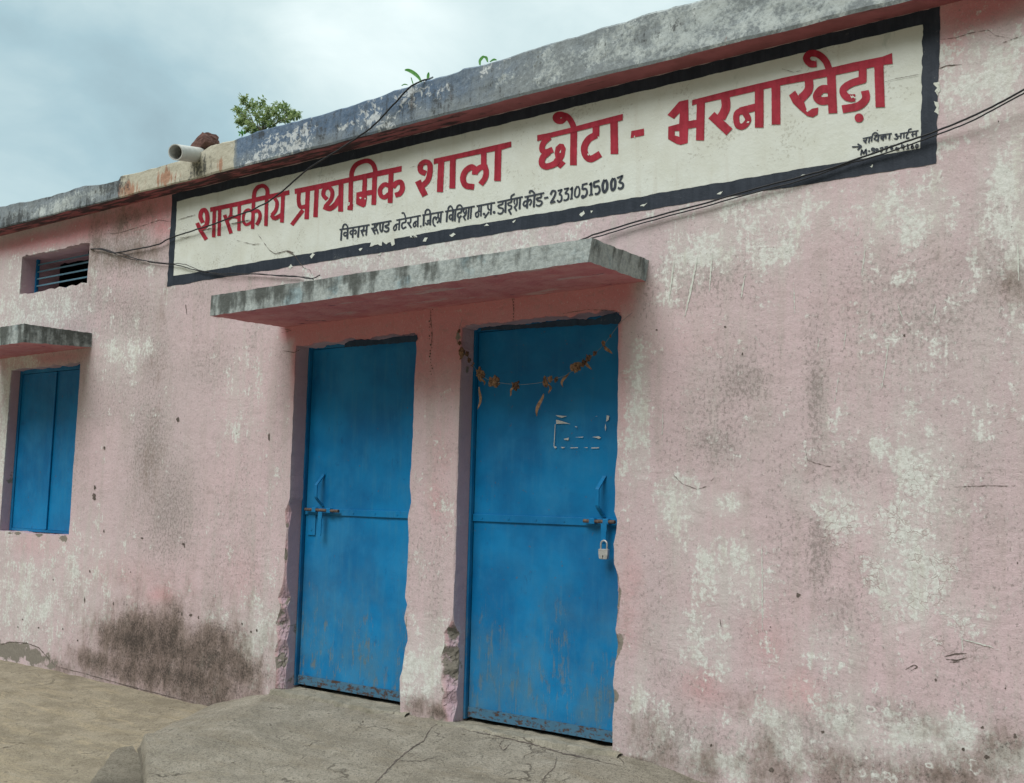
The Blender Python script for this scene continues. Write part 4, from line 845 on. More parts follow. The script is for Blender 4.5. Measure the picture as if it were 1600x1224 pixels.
def region(ox, oy, sc_): return lambda p: (ox+p[0]/sc_, oy+p[1]/sc_)
def draw(mb, reg, items, y, jag):
    ox, oy, sc_ = reg; T = region(*reg)
    for it in items:
        kind = it[0]
        if kind == 'P': fillpoly(mb, [tuple(q+random.uniform(-.15, .15) for q in T(p)) for p in it[1]], y)
        else: ribbon(mb, [T(p) for p in it[2]], it[1]/sc_, y, jag, smooth=(kind == 'S'), step=1.1 if sc_ > 11 else 2.2)
def dot(cx, cy, r, r2=None):
    r2 = r2 or r; return ('P', [(cx+r*math.cos(t), cy+r2*math.sin(t)) for t in np.linspace(0, 2*math.pi, 17)[:-1]])
RED = [((300, 270, 10), [
  ('P', [(280, 545), (700, 458), (1100, 362), (1520, 272), (1522, 342), (1450, 360), (1100, 432), (700, 525), (320, 605), (285, 615)]),
  ('S', 66, [(168, 782), (130, 690), (148, 605), (195, 583), (232, 640), (240, 740), (215, 830), (125, 892)]), ('L', 62, [(80, 785), (122, 885), (222, 1045)]),
  ('L', 54, [(348, 590), (336, 1010)]), ('L', 52, [(433, 565), (420, 988)]),
  ('S', 46, [(607, 520), (610, 600), (600, 670), (545, 760)]), ('L', 58, [(508, 660), (560, 800), (608, 950)]), ('S', 46, [(570, 720), (640, 690), (740, 705)]), ('L', 52, [(738, 490), (730, 908)]),
  ('L', 54, [(960, 420), (945, 878)]), ('S', 44, [(945, 605), (870, 580), (820, 620), (800, 690), (805, 770), (850, 812), (935, 770)]), ('S', 54, [(962, 608), (1030, 598), (1062, 660), (1045, 750), (1005, 815)]),
  ('L', 56, [(1166, 400), (1153, 832)]), ('S', 62, [(966, 440), (972, 320), (1020, 235), (1100, 206), (1160, 240), (1178, 310), (1168, 400)]),
  ('L', 60, [(1420, 360), (1403, 778)]), ('S', 56, [(1290, 395), (1326, 470), (1310, 580), (1245, 665)]), ('S', 62, [(1240, 660), (1290, 712), (1400, 655)])]),
 ((440, 240, 8), [
  ('P', [(160, 445), (500, 375), (840, 300), (1200, 218), (1500, 155), (1500, 228), (1200, 288), (840, 362), (500, 440), (165, 508)]),
  ('S', 50, [(218, 470), (212, 590), (235, 668), (325, 655)]), ('L', 56, [(328, 430), (312, 822)]), ('L', 50, [(266, 708), (125, 893)]), ('L', 56, [(440, 410), (422, 797)]),
  ('S', 52, [(568, 575), (522, 520), (535, 450), (590, 425), (632, 480), (620, 570), (545, 665)]), ('S', 66, [(525, 662), (600, 688), (670, 640), (735, 540)]), ('L', 62, [(743, 360), (736, 727)]),
  ('S', 58, [(872, 310), (882, 220), (940, 135), (1060, 92), (1135, 125), (1168, 205), (1166, 300)]), ('L', 56, [(866, 300), (860, 640)]), ('L', 66, [(862, 630), (853, 708)]),
  ('L', 58, [(1040, 300), (1034, 490)]), ('P', [(935, 490), (1040, 465), (1062, 490), (1066, 560), (1050, 655), (1020, 674), (985, 660), (930, 632)]), ('L', 62, [(1030, 500), (1150, 482)]), ('L', 60, [(1164, 270), (1150, 642)]),
  ('L', 62, [(1368, 240), (1355, 618)]), ('S', 56, [(1345, 405), (1285, 388), (1232, 445), (1238, 520), (1285, 548), (1345, 505)]), ('S', 62, [(1390, 425), (1430, 372), (1490, 360), (1510, 430), (1480, 498), (1418, 522)])]),
 ((640, 210, 8.889), [
  ('P', [(335, 342), (700, 262), (1050, 182), (1410, 100), (1412, 175), (1300, 208), (1050, 258), (700, 332), (420, 395), (335, 415)]),
  ('S', 76, [(225, 545), (155, 510), (152, 430), (215, 387), (275, 415), (282, 520), (250, 640), (165, 725)]), ('L', 88, [(112, 648), (215, 852)]),
  ('L', 86, [(437, 385), (420, 802)]), ('L', 82, [(600, 345), (592, 752)]), ('L', 78, [(1028, 250), (1030, 440)]),
  ('S', 82, [(905, 560), (905, 485), (850, 458), (770, 520), (740, 620), (780, 710), (895, 732)]), ('S', 78, [(905, 530), (960, 475), (1030, 440)]), ('S', 78, [(1040, 430), (1062, 520), (1045, 610), (985, 695)]),
  ('L', 92, [(1230, 190), (1218, 648)])]),
 ((820, 160, 8), [
  ('P', [(155, 410), (300, 385), (570, 318), (900, 228), (1225, 145), (1222, 225), (1160, 240), (900, 300), (570, 385), (370, 432), (155, 487)]),
  ('S', 72, [(310, 435), (235, 505), (215, 590), (265, 622), (350, 590)]), ('S', 78, [(300, 620), (225, 690), (215, 770), (270, 802), (370, 770), (410, 720)]),
  ('P', [(370, 640), (385, 560), (435, 515), (485, 522), (512, 580), (495, 680), (468, 730), (510, 762), (445, 830), (395, 792), (365, 745), (385, 705)]),
  ('L', 86, [(612, 330), (606, 788)]), dot(438, 195, 92, 80), ('S', 74, [(440, 150), (530, 180), (590, 260), (620, 345)]),
  ('L', 86, [(890, 280), (888, 425)]), ('S', 86, [(895, 408), (800, 460), (743, 570), (765, 670), (830, 708), (945, 645)]), ('L', 96, [(1115, 235), (1120, 648)]),
  ('P', [(1330, 360), (1490, 328), (1492, 415), (1322, 448)])]),
 ((1030, 120, 8), [
  ('P', [(412, 292), (840, 182), (1200, 96), (1600, 3), (1600, 92), (1200, 182), (890, 255), (570, 325), (460, 345), (410, 362)]),
  ('P', [(250, 310), (362, 285), (366, 550), (355, 830), (265, 852), (250, 740), (248, 590), (256, 450), (185, 528), (102, 478)]), ('P', [(112, 625), (255, 588), (262, 680), (195, 680), (195, 735), (262, 752), (268, 851), (215, 840), (110, 780)]),
  ('L', 96, [(340, 605), (480, 585)]), ('L', 102, [(520, 310), (510, 797)]), ('S', 112, [(825, 250), (832, 390), (770, 520)]), ('L', 112, [(652, 480), (878, 692)]),
  ('L', 110, [(1250, 150), (1250, 637)]), ('L', 92, [(1215, 378), (1010, 432)]), ('S', 78, [(1050, 410), (968, 470), (975, 595), (1030, 625), (1085, 590), (1112, 530), (1075, 455)]), ('L', 110, [(1458, 95), (1460, 598)])]),
 ((1220, 60, 8), [
  ('P', [(-5, 500), (540, 388), (900, 305), (1270, 230), (1390, 183), (1397, 320), (1290, 332), (1000, 395), (660, 465), (400, 515), (-5, 590)]),
  ('S', 106, [(350, 505), (348, 640), (255, 755)]), ('P', [(103, 712), (180, 653), (232, 740), (285, 780), (310, 860), (335, 922), (390, 880), (468, 866), (462, 950), (400, 987), (330, 972), (230, 890), (150, 810)]),
  ('S', 100, [(600, 635), (510, 640), (450, 720), (495, 780), (605, 778)]), ('L', 110, [(630, 450), (650, 937)]),
  ('S', 86, [(448, 318), (370, 318), (318, 250), (370, 190), (470, 205), (560, 285), (612, 410)]),
  ('L', 100, [(1022, 370), (1022, 545)]), ('S', 92, [(1050, 512), (890, 560), (790, 625), (785, 690), (840, 742), (930, 745)]), ('S', 100, [(1050, 655), (1062, 755), (970, 845), (768, 888)]), dot(978, 995, 56),
  ('L', 116, [(1225, 330), (1242, 862)])])]
mb = MB()
for i_, (reg, items) in enumerate(RED):
    if i_ != 5: mb = MB()
    draw(mb, reg, items, -.0027, .16)
    if i_ != 4: mb.build('red_word', MRED, S)
mb = MB()
for reg, polys in [((440, 240, 8), [[(970, 548), (985, 542), (1000, 550), (992, 570), (978, 566)], [(1035, 560), (1050, 555), (1052, 570), (1040, 575)], [(830, 608), (852, 612), (850, 640), (838, 655), (828, 650)]]), ((820, 160, 8), [[(440, 195), (460, 190), (465, 197), (450, 203)], [(435, 620), (455, 590), (450, 625), (438, 638)], [(780, 645), (800, 640), (803, 655), (795, 670)], [(1365, 425), (1375, 415), (1378, 440), (1368, 445)]]), ((1220, 60, 8), [[(865, 715), (890, 725), (900, 712), (920, 735), (945, 742), (930, 755), (905, 738), (885, 750)], [(315, 905), (330, 880), (345, 905), (335, 925)], [(375, 265), (400, 250), (425, 262), (440, 290), (410, 280)]]), ((1030, 120, 8), [[(1090, 575), (1110, 555), (1130, 565), (1112, 580)]])]:
    for q in polys: mb = MB(); fillpoly(mb, [region(*reg)(p) for p in q], -.0045); mb.build('paint_chip', MSW, S)
SML = [((525, 330, 16), [('L', 38, [(85, 465), (300, 432), (840, 342)]), ('L', 44, [(140, 455), (121, 737)]), ('S', 40, [(160, 460), (180, 365), (230, 327), (278, 370), (295, 445)]), ('L', 46, [(292, 430), (280, 698)]), ('S', 38, [(285, 545), (215, 535), (193, 590), (230, 618), (285, 585)]),
   ('L', 42, [(428, 405), (410, 668)]), ('S', 36, [(425, 480), (365, 500), (350, 555), (385, 580), (425, 540)]), ('S', 36, [(430, 492), (488, 478), (498, 540), (458, 578)]), ('L', 46, [(572, 385), (546, 658)]), ('S', 38, [(690, 365), (690, 440), (635, 495)]), ('L', 44, [(622, 470), (680, 622)]), ('L', 38, [(655, 497), (770, 480)]), ('L', 42, [(770, 350), (750, 608)]),
   ('L', 38, [(885, 332), (1385, 243)]), ('S', 38, [(955, 325), (960, 400), (905, 450)]), ('L', 44, [(888, 415), (976, 575)]), ('S', 36, [(940, 480), (1010, 480), (1042, 520), (1040, 565)]), ('S', 36, [(1050, 310), (1000, 380), (1000, 440), (1040, 480)]), ('S', 40, [(1098, 300), (1098, 440), (1130, 512), (1165, 460)]), ('L', 42, [(1175, 290), (1160, 470)]), ('S', 40, [(1310, 270), (1312, 330), (1232, 370), (1245, 408), (1312, 420), (1298, 490), (1240, 512), (1198, 485)])]),
 ((610, 310, 16), [('L', 38, [(145, 550), (760, 430)]), ('L', 42, [(226, 530), (211, 797)]), ('S', 36, [(225, 645), (145, 650), (82, 730), (95, 802), (140, 770), (152, 670)]), ('S', 42, [(378, 500), (378, 590), (300, 622), (282, 700), (315, 755), (395, 710)]), ('S', 38, [(278, 375), (328, 366), (365, 440), (382, 520)]), ('S', 38, [(508, 480), (500, 585), (440, 640)]), ('L', 46, [(428, 595), (522, 742)]), ('L', 42, [(685, 450), (680, 722)]), ('S', 36, [(682, 572), (615, 588), (570, 660), (592, 712), (632, 670), (622, 600)]), ('L', 30, [(772, 678), (742, 716)]),
   ('L', 38, [(795, 425), (1325, 333)]), ('L', 48, [(836, 420), (824, 692)]), ('S', 40, [(865, 405), (878, 320), (930, 277), (982, 312), (992, 395)]), ('L', 48, [(1002, 390), (990, 672)]), ('S', 38, [(990, 548), (930, 560), (940, 620), (905, 652), (872, 608)]), ('L', 40, [(1192, 365), (1192, 455)]), ('S', 40, [(1142, 545), (1130, 472), (1080, 490), (1060, 580), (1080, 660), (1124, 698)]), ('S', 38, [(1145, 495), (1195, 468), (1212, 550), (1158, 615)]), ('L', 44, [(1266, 345), (1245, 612)])]),
 ((690, 290, 16), [('L', 38, [(85, 650), (830, 518)]), ('L', 44, [(140, 635), (121, 912)]), ('S', 38, [(158, 625), (172, 550), (218, 512), (258, 550), (275, 615)]), ('L', 46, [(287, 595), (266, 892)]), ('S', 38, [(280, 732), (212, 740), (190, 800), (220, 842), (276, 790)]), ('L', 44, [(346, 605), (325, 892)]), ('S', 38, [(370, 605), (392, 520), (448, 487), (500, 520), (512, 585)]), ('S', 40, [(492, 585), (485, 660), (412, 700), (402, 778), (452, 792), (492, 748)]), ('L', 38, [(441, 785), (430, 922)]), ('S', 36, [(560, 575), (540, 640), (572, 690), (610, 650)]), ('S', 38, [(612, 590), (606, 700), (545, 790)]), ('L', 44, [(535, 765), (592, 862)]), ('L', 44, [(682, 560), (655, 852)]), ('L', 44, [(742, 550), (720, 832)]),
   ('L', 42, [(870, 517), (1335, 428)]), ('S', 40, [(932, 510), (922, 640), (852, 692), (862, 780), (910, 770), (925, 690)]), ('L', 38, [(915, 655), (985, 640)]), ('L', 44, [(988, 490), (980, 772)]), dot(1060, 715, 34), ('S', 40, [(1152, 475), (1165, 590), (1235, 605)]), ('L', 46, [(1242, 450), (1225, 732)]), ('L', 40, [(1182, 655), (1070, 812)]), dot(1310, 670, 36)]),
 ((770, 280, 16), [('L', 42, [(110, 582), (750, 443)]), ('S', 42, [(240, 555), (240, 620), (142, 660), (150, 708), (252, 740), (242, 830), (180, 866), (118, 842)]), ('L', 50, [(322, 530), (310, 842)]), ('S', 40, [(462, 510), (460, 570), (382, 602), (390, 650), (462, 672), (450, 740), (388, 772)]), ('L', 48, [(388, 762), (460, 884)]), ('S', 40, [(455, 500), (460, 430), (500, 395), (548, 368)]), ('S', 36, [(545, 505), (530, 580), (552, 625)]), ('S', 42, [(602, 480), (600, 620), (540, 705)]), ('L', 48, [(532, 685), (592, 792)]), ('L', 48, [(682, 460), (664, 752)]),
   ('L', 40, [(790, 450), (1285, 343)]), ('L', 48, [(872, 430), (850, 732)]), ('S', 42, [(865, 550), (795, 558), (760, 630), (800, 672), (865, 615)]), ('S', 40, [(870, 565), (930, 508), (962, 560), (915, 658)]), ('L', 48, [(1040, 395), (1020, 702)]), ('S', 44, [(912, 355), (935, 297), (990, 302), (1040, 360), (1048, 425)]), ('S', 42, [(1205, 375), (1200, 450), (1102, 482), (1112, 530), (1222, 560), (1200, 640), (1130, 666), (1075, 640)]), ('L', 44, [(1280, 476), (1386, 454)])]),
 ((850, 265, 12.308), [('S', 36, [(122, 485), (160, 412), (218, 425), (200, 510), (122, 645)]), ('L', 36, [(115, 645), (218, 612)]), ('L', 34, [(262, 412), (345, 385), (290, 480)]), ('S', 38, [(290, 475), (335, 505), (332, 590), (285, 622), (252, 585)]), ('L', 34, [(382, 378), (472, 358), (405, 462)]), ('S', 36, [(400, 460), (465, 475), (462, 560), (415, 592), (372, 585)]), ('L', 38, [(505, 395), (545, 342), (526, 562)]), ('L', 26, [(498, 572), (555, 555)]), ('S', 34, [(640, 318), (600, 390), (592, 500), (632, 532), (672, 490), (682, 390), (655, 318)]), ('L', 36, [(836, 268), (742, 292), (735, 385)]), ('S', 40, [(735, 382), (802, 372), (826, 440), (792, 515), (735, 530)]), dot(745, 525, 38), ('L', 42, [(872, 302), (910, 258), (905, 492)]), ('L', 30, [(862, 498), (942, 475)]), ('L', 40, [(1068, 213), (960, 248), (962, 345)]), ('S', 42, [(958, 338), (1042, 322), (1070, 400), (1032, 465), (975, 470)]),
   ('S', 52, [(1165, 195), (1128, 290), (1135, 400), (1162, 432), (1208, 370), (1212, 260), (1180, 195)]), ('S', 50, [(1330, 165), (1292, 250), (1298, 370), (1325, 395), (1362, 340), (1368, 220), (1345, 165)]), ('L', 36, [(1402, 165), (1512, 118), (1440, 250)]), ('S', 42, [(1440, 240), (1515, 272), (1510, 340), (1462, 368), (1418, 348)])]),
 ((1325, 195, 13.333), [('L', 26, [(305, 290), (490, 250)]), ('L', 26, [(620, 222), (915, 183)]), ('S', 28, [(378, 278), (382, 320), (325, 342)]), ('L', 34, [(318, 322), (382, 382)]), ('L', 32, [(450, 268), (430, 377)]), ('S', 30, [(498, 255), (520, 195), (570, 166), (620, 195), (632, 255)]), ('L', 32, [(497, 250), (488, 352)]), ('S', 28, [(545, 230), (598, 222), (562, 268), (545, 300), (598, 322), (625, 298)]), ('L', 34, [(637, 220), (622, 352)]), ('L', 34, [(742, 205), (726, 327)]), ('S', 28, [(738, 240), (690, 252), (690, 292), (738, 280)]), ('S', 28, [(742, 242), (790, 238), (782, 292)]), ('L', 36, [(868, 195), (856, 307)]),
   ('S', 30, [(972, 208), (1020, 196), (1000, 235), (1040, 262), (1012, 300), (962, 288)]), ('L', 26, [(1020, 242), (1095, 234)]), ('L', 32, [(1106, 180), (1096, 292)]), ('L', 32, [(1168, 165), (1160, 282)]), ('L', 26, [(1075, 188), (1470, 124)]), ('S', 30, [(1246, 155), (1240, 195), (1215, 228), (1222, 280), (1278, 272)]), ('S', 30, [(1255, 152), (1272, 100), (1328, 84)]), ('S', 28, [(1345, 140), (1350, 190), (1318, 208)]), ('L', 30, [(1325, 200), (1360, 252)]), ('L', 26, [(1340, 202), (1420, 190)]), ('L', 32, [(1422, 128), (1420, 247)]),
   ('L', 28, [(82, 463), (285, 457)]), ('L', 34, [(198, 398), (284, 455)]), ('L', 34, [(284, 452), (198, 524)]), ('L', 34, [(265, 635), (288, 520), (322, 605), (378, 508), (382, 628)]), ('L', 28, [(418, 550), (462, 545)]),
   ('S', 28, [(545, 492), (500, 490), (495, 532), (545, 530)]), ('S', 30, [(548, 485), (542, 565), (485, 605)]), ('S', 26, [(622, 505), (585, 503), (585, 542), (622, 537)]), ('L', 28, [(625, 500), (620, 565)]), ('S', 28, [(658, 492), (725, 478), (715, 520), (680, 580)]), ('S', 28, [(758, 472), (822, 456), (812, 500), (788, 562)]), ('L', 28, [(938, 435), (880, 450), (878, 490)]), ('S', 28, [(876, 488), (930, 490), (895, 528)]), ('S', 28, [(1015, 462), (990, 510), (1040, 522), (1050, 488), (1000, 492)]), ('L', 28, [(1130, 398), (1108, 472), (1185, 455)]), ('L', 28, [(1162, 418), (1150, 522)]), ('L', 34, [(1240, 398), (1250, 502)]), ('L', 22, [(1212, 512), (1278, 500)]), ('S', 28, [(1352, 398), (1316, 465), (1332, 497), (1366, 480), (1350, 450), (1318, 468)]), ('S', 28, [(1432, 398), (1410, 450), (1425, 487), (1455, 460), (1455, 398)])])]
mb = MB()
for reg, items in SML[:5]: mb = MB(); draw(mb, reg, items, -.0027, .03); mb.build('black_words', MLT, S)
mb = MB(); draw(mb, *SML[5], -.0027, .02); mb.build('signature_words', MLT, S)
mb = MB()
for pts, wd in [([(402, 365), (412, 379), (420, 390), (430, 397), (447, 392), (460, 399), (467, 409), (475, 419), (484, 422), (489, 432)], 1.3), ([(448, 392), (458, 395)], 3.0), ([(370, 376), (382, 379), (395, 382), (407, 381)], .9), ([(277, 344), (290, 340), (305, 336)], 1.0), ([(310, 361), (325, 358), (335, 356)], 1.1), ([(360, 350), (372, 348), (380, 346), (392, 344)], 1.7), ([(322, 359), (328, 357)], 2.4), ([(1383, 128), (1400, 123), (1428, 118), (1444, 115)], .8), ([(275, 370), (290, 372), (300, 369)], .8), ([(640, 262), (655, 258), (668, 256)], .6), ([(1222, 108), (1240, 113), (1255, 110)], .7)]:
    mb = MB(); ribbon(mb, pts, wd*.8, -.0048, .35, taper=True, step=3); mb.build('crack', MCK, S)

# ------------------------------------------------------------------ GROUND AND RAMP
def gz(x, y):
    x = np.asarray(x, float); y = np.asarray(y, float)
    g = -.172-.018*sstep(x, -7.5, -5.2)+.02*sstep(x, -9, -12)-.030*np.clip(-y, 0, 3)
    near = sstep(y, -9, -3)*sstep(abs(x+4), 12, 7)
    return g+fbm(x*1.6, y*1.6, 4)*.022*near*sstep(y, .4, -.5)+fbm(x*9, y*9, 3)*.005*near
gx_ = np.concatenate([[-90, -50, -30, -20], lines([-13, -8.5, -3.0, 4], [.12, .03, .12]), [10, 20, 40, 90]])
gy_ = np.concatenate([[-90, -45, -22, -12], lines([-7, -2.6, .2], [.14, .03]), [6, 15, 40, 90]])
gx, gy = np.meshgrid(gx_, gy_); k = np.arange(gx.size).reshape(gx.shape)
o = make('ground', np.stack([gx, gy, gz(gx, gy)], -1).reshape(-1, 3), np.stack([k[:-1, :-1], k[:-1, 1:], k[1:, 1:], k[1:, :-1]], -1).reshape(-1, 4).tolist(), MGR, origin=(0, 0, 0), smooth=True)
tag(o, kind='structure')
ys = lines([.0, -1.2, -3.2], [.012, .02]) if False else np.concatenate([np.arange(0.004, -1.6, -.012), np.arange(-1.6, -3.2, -.03)])
xl_y = np.array([0, -.3, -.6, -.76, -.86, -.94, -1.25, -1.7, -3.2]); xl_x = np.array([-5.37, -5.22, -5.05, -4.95, -4.84, -4.70, -4.22, -3.6, -1.9])
SS = np.concatenate([np.linspace(0, .9, 80)**1.0, np.linspace(.91, 6.5, 210)])
rows = []
for y in ys:
    xl = np.interp(-y, -xl_y, xl_x)+float(fbm(y*5, 2.2, 4))*.02; x = xl+SS
    lnS = .60+(-.565)*float(sstep(y, -.70, -.92))
    top = -.022-.105*(-y)-.10*sstep(x, -2.6, -1.2)-.012*fbm(x*2, y+x*0, 3)
    g0 = gz(x, y)
    z = g0+(top-g0)*np.clip(SS/lnS, 0, 1)**.85
    z = z+fbm(x*3, x*0+y*3, 4)*.016*sstep(SS, .0, .3)+fbm(x*22, x*0+y*22, 4)*.006
    # hollow worn in front of the doors
    z = np.maximum(z, g0+.002*sstep(SS, 0, .05)-.0005)
    rows.append(np.stack([np.concatenate([[xl-.012], x]), np.full(len(x)+1, y), np.concatenate([[g0[0]-.03], z])], -1))
P = np.array(rows); a_, b_, _ = P.shape; k = np.arange(a_*b_).reshape(a_, b_)
rmi = np.zeros((a_-1, b_-1), int); rmi[(ys[:-1] < -.80), :2] = 1
o = make('ramp', P.reshape(-1, 3), np.stack([k[:-1, :-1], k[1:, :-1], k[1:, 1:], k[:-1, 1:]], -1).reshape(-1, 4).tolist(), [MRA, MDM], origin=(0, 0, 0), smooth=True, mi=rmi.ravel())
tag(o, kind='structure')

from mathutils.bvhtree import BVHTree
bt = BVHTree.FromPolygons([tuple(q) for q in P.reshape(-1, 3)], np.stack([k[:-1, :-1], k[1:, :-1], k[1:, 1:], k[:-1, 1:]], -1).reshape(-1, 4).tolist())
def onramp(u, v, h):
    d = Vector(ray(u, v)).normalized(); r = bt.ray_cast(Vector(CAM), d)
    return None if r[0] is None else tuple(r[0]+Vector((0, 0, h)))
ramp = o
def rampstrip(name, pts, wd, mat, h=.0025):
    pts = resample(pts, 3); n = len(pts); A, Bq = [], []
    for i, q in enumerate(pts):
        t = pts[min(i+1, n-1)]-pts[max(i-1, 0)]; t = t/max(np.linalg.norm(t), 1e-6); nn = np.array([-t[1], t[0]])
        ww = wd*(.3+.7*math.sin(math.pi*(i+.5)/n))*random.uniform(.4, 1.3)/2; off = random.uniform(-.9, .9)
        a_ = onramp(*(q+nn*(ww+off)), h); b_ = onramp(*(q+nn*(off-ww)), h)
        if a_ is None or b_ is None: break
        A.append(a_); Bq.append(b_)
    n = len(A)
    if n > 2: make(name, A+Bq, [(i, i+1, n+i+1, n+i) for i in range(n-1)], mat, ramp)
for pts, wd in [([(690, 1128), (672, 1140), (662, 1158), (640, 1172), (612, 1196), (598, 1212), (570, 1240)], 3.0), ([(790, 1150), (780, 1166), (786, 1174), (800, 1160)], 1.6), ([(870, 1185), (866, 1200), (850, 1216), (842, 1235)], 2.0), ([(480, 1085), (520, 1106), (560, 1120), (600, 1130), (640, 1140)], 2.2), ([(720, 1140), (780, 1152), (830, 1163), (880, 1178), (930, 1188), (975, 1200)], 2.2), ([(612, 1196), (625, 1190), (660, 1190), (690, 1180)], 1.2), ([(880, 1178), (905, 1182), (890, 1192)], 1.6), ([(430, 1074), (470, 1078), (500, 1090)], 2.0)]:
    rampstrip('crack', pts, wd*.6, MCK)
rampstrip('screed_patch', [(715, 1128), (700, 1150), (680, 1168), (655, 1185), (636, 1194)], 52, MTH, .003)
pp = [(178, 1172), (192, 1166), (206, 1165), (217, 1178), (222, 1200), (226, 1250), (100, 1260), (132, 1234), (150, 1206)]
pg = [G(u, v, -.212) for u, v in ragged(pp, 1.2, 5)]
cpt = np.mean(pg, 0); vs = [np.array([cpt[0], cpt[1], gz(cpt[0], cpt[1])+.0042])]; fs = []; nn_ = len(pg)
for r_ in (.25, .5, .75, 1.0):
    for q in pg: xy = cpt+(q-cpt)*r_; vs.append(np.array([xy[0], xy[1], float(gz(xy[0], xy[1]))+.004-.003*(r_ == 1.0)]))
for i in range(nn_):
    j = (i+1) % nn_; fs.append((0, 1+i, 1+j))
    for r_ in range(3): fs.append((1+r_*nn_+i, 1+(r_+1)*nn_+i, 1+(r_+1)*nn_+j, 1+r_*nn_+j))
o = make('pavement_patch', vs, fs, MDM, smooth=True); tag(o, kind='structure')

# ------------------------------------------------------------------ THINGS
# padlock
c = W(943.5, 866, .070)
PL = empty('padlock', tuple(c)); tag(PL, 'small steel padlock hanging from the hasp of the right blue door', 'padlock')
wd, hh = .026, .024
prof = [(-wd*.94, hh), (wd*.94, hh), (wd, hh*.8), (wd*.98, 0), (wd*.86, -hh*.85), (wd*.7, -hh), (-wd*.7, -hh), (-wd*.86, -hh*.85), (-wd*.98, 0), (-wd, hh*.8)]
bm = bmesh.new()
f0 = bm.faces.new([bm.verts.new((c[0]+x, c[1]-.010, c[2]+z)) for x, z in prof]); r = bmesh.ops.extrude_face_region(bm, geom=[f0])
for q in r['geom']:
    if isinstance(q, bmesh.types.BMVert): q.co.y += .020
bmesh.ops.recalc_face_normals(bm, faces=bm.faces[:]); bmesh.ops.bevel(bm, geom=bm.edges[:], offset=.0035, segments=3, affect='EDGES', profile=.6)
bm.verts.index_update(); make('body', [q.co[:] for q in bm.verts], [[q.index for q in f.verts] for f in bm.faces], MSTL, PL); bm.free()
mb = MB(); pts = [(c[0]-.017, c[1], c[2]+hh-.004), (c[0]-.017, c[1], c[2]+hh+.022)]+[(c[0]-.017*math.cos(t), c[1], c[2]+hh+.022+.017*math.sin(t)) for t in np.linspace(.2, math.pi-.2, 11)]+[(c[0]+.017, c[1], c[2]+hh+.022), (c[0]+.017, c[1], c[2]+hh-.004)]
mb.tube(pts, .0042, 10).build('shackle', MSTL, PL, smooth=True)
mb = MB(); mb.tube([(c[0], c[1]-.0095, c[2]-.009), (c[0], c[1]-.0108, c[2]-.009)], .0035, 12); mb.box(c[0]-.0014, c[0]+.0014, c[1]-.0106, c[1]-.0096, c[2]-.020, c[2]-.0126); mb.build('keyhole', MKEY, PL)

# garland of dried leaves
gp = [(722, 500), (717, 518), (718, 536), (723, 549), (734, 564), (750.6, 585), (770, 596), (805, 601), (830, 600), (856, 596), (869, 592), (887, 585), (899, 574), (916, 563), (930, 552), (944, 538), (954, 525), (970, 504), (988, 489)]
GA = empty('dried_garland', tuple(W(805, 600, -.03))); tag(GA, 'string of withered brown leaves and flowers strung across the padlocked door', 'garland')
gpts = [W(u, v, -.012-.022*math.sin(math.pi*i/(len(gp)-1))) for i, (u, v) in enumerate(gp)]
mb = MB(); mb.tube([tuple(q) for q in catmull(gpts, 5)], .0011, 6).build('thread', MTHR, GA)
def leaf(c, length, ang, width, curl, name='dried_leaf', mat=MDRY):
    n = 9; vs = []; fs = []
    ca, sa = math.cos(ang), math.sin(ang); ph = random.uniform(0, 6)
    for i in range(n):
        t = i/(n-1); w_ = width*math.sin(math.pi*min(.98, .06+t*.9))**.8; d_ = t*length
        bx = curl*math.sin(t*2.4); by = -.012*math.sin(t*5+ph)
        for s in (-1, -.4, .4, 1):
            fold = abs(s)*w_*.55+random.uniform(-.0012, .0012)
            lx = bx+s*w_*.6; vs.append((c[0]+lx*ca+d_*sa, c[1]+by-fold, c[2]+lx*sa-d_*ca))
    fs = [(i*4+j, i*4+j+1, (i+1)*4+j+1, (i+1)*4+j) for i in range(n-1) for j in range(3)]
    o = make(name, vs, fs, mat, GA, smooth=True)
    sd = o.modifiers.new('thickness', 'SOLIDIFY'); sd.thickness = .0012
    return o
def flower(c, r, mat=MDRK):
    r *= .85; bm = bmesh.new(); bmesh.ops.create_icosphere(bm, subdivisions=3, radius=r); s_ = random.uniform(0, 50)
    for q in bm.verts:
        d = q.co.normalized(); a = math.atan2(d.x, d.z); k_ = 1+.14*math.sin(a*5+s_+d.y*4)+1.1*float(fbm(d.x*2.2+s_, d.z*2.2+d.y*2, 4)); q.co = d*r*max(.3, k_); q.co.z *= 1.2; q.co.x *= .8+.3*math.sin(s_)
        q.co += Vector(c)
    bm.verts.index_update(); o = make('dried_flower', [q.co[:] for q in bm.verts], [[q.index for q in f.verts] for f in bm.faces], mat, GA); bm.free(); return o
for (u, v, r, mt) in [(717, 518, .009, MDRK), (718, 536, .010, MDRK), (722, 550, .019, MDRY), (730, 553, .012, MDRK), (733, 563, .011, MDRK), (751, 585, .026, MDRY), (771, 597, .026, MDRY), (806, 602, .021, MDRK), (852, 598, .022, MDRY), (860, 592, .015, MDRY), (869, 593, .011, MDRK), (899, 574, .020, MDRY), (912, 567, .013, MDRK), (919, 560, .015, MDRK), (929, 552, .010, MDRK), (943, 537, .014, MDRY), (954, 525, .007, MDRK)]:
    flower(W(u, v, -.03), r, mt)
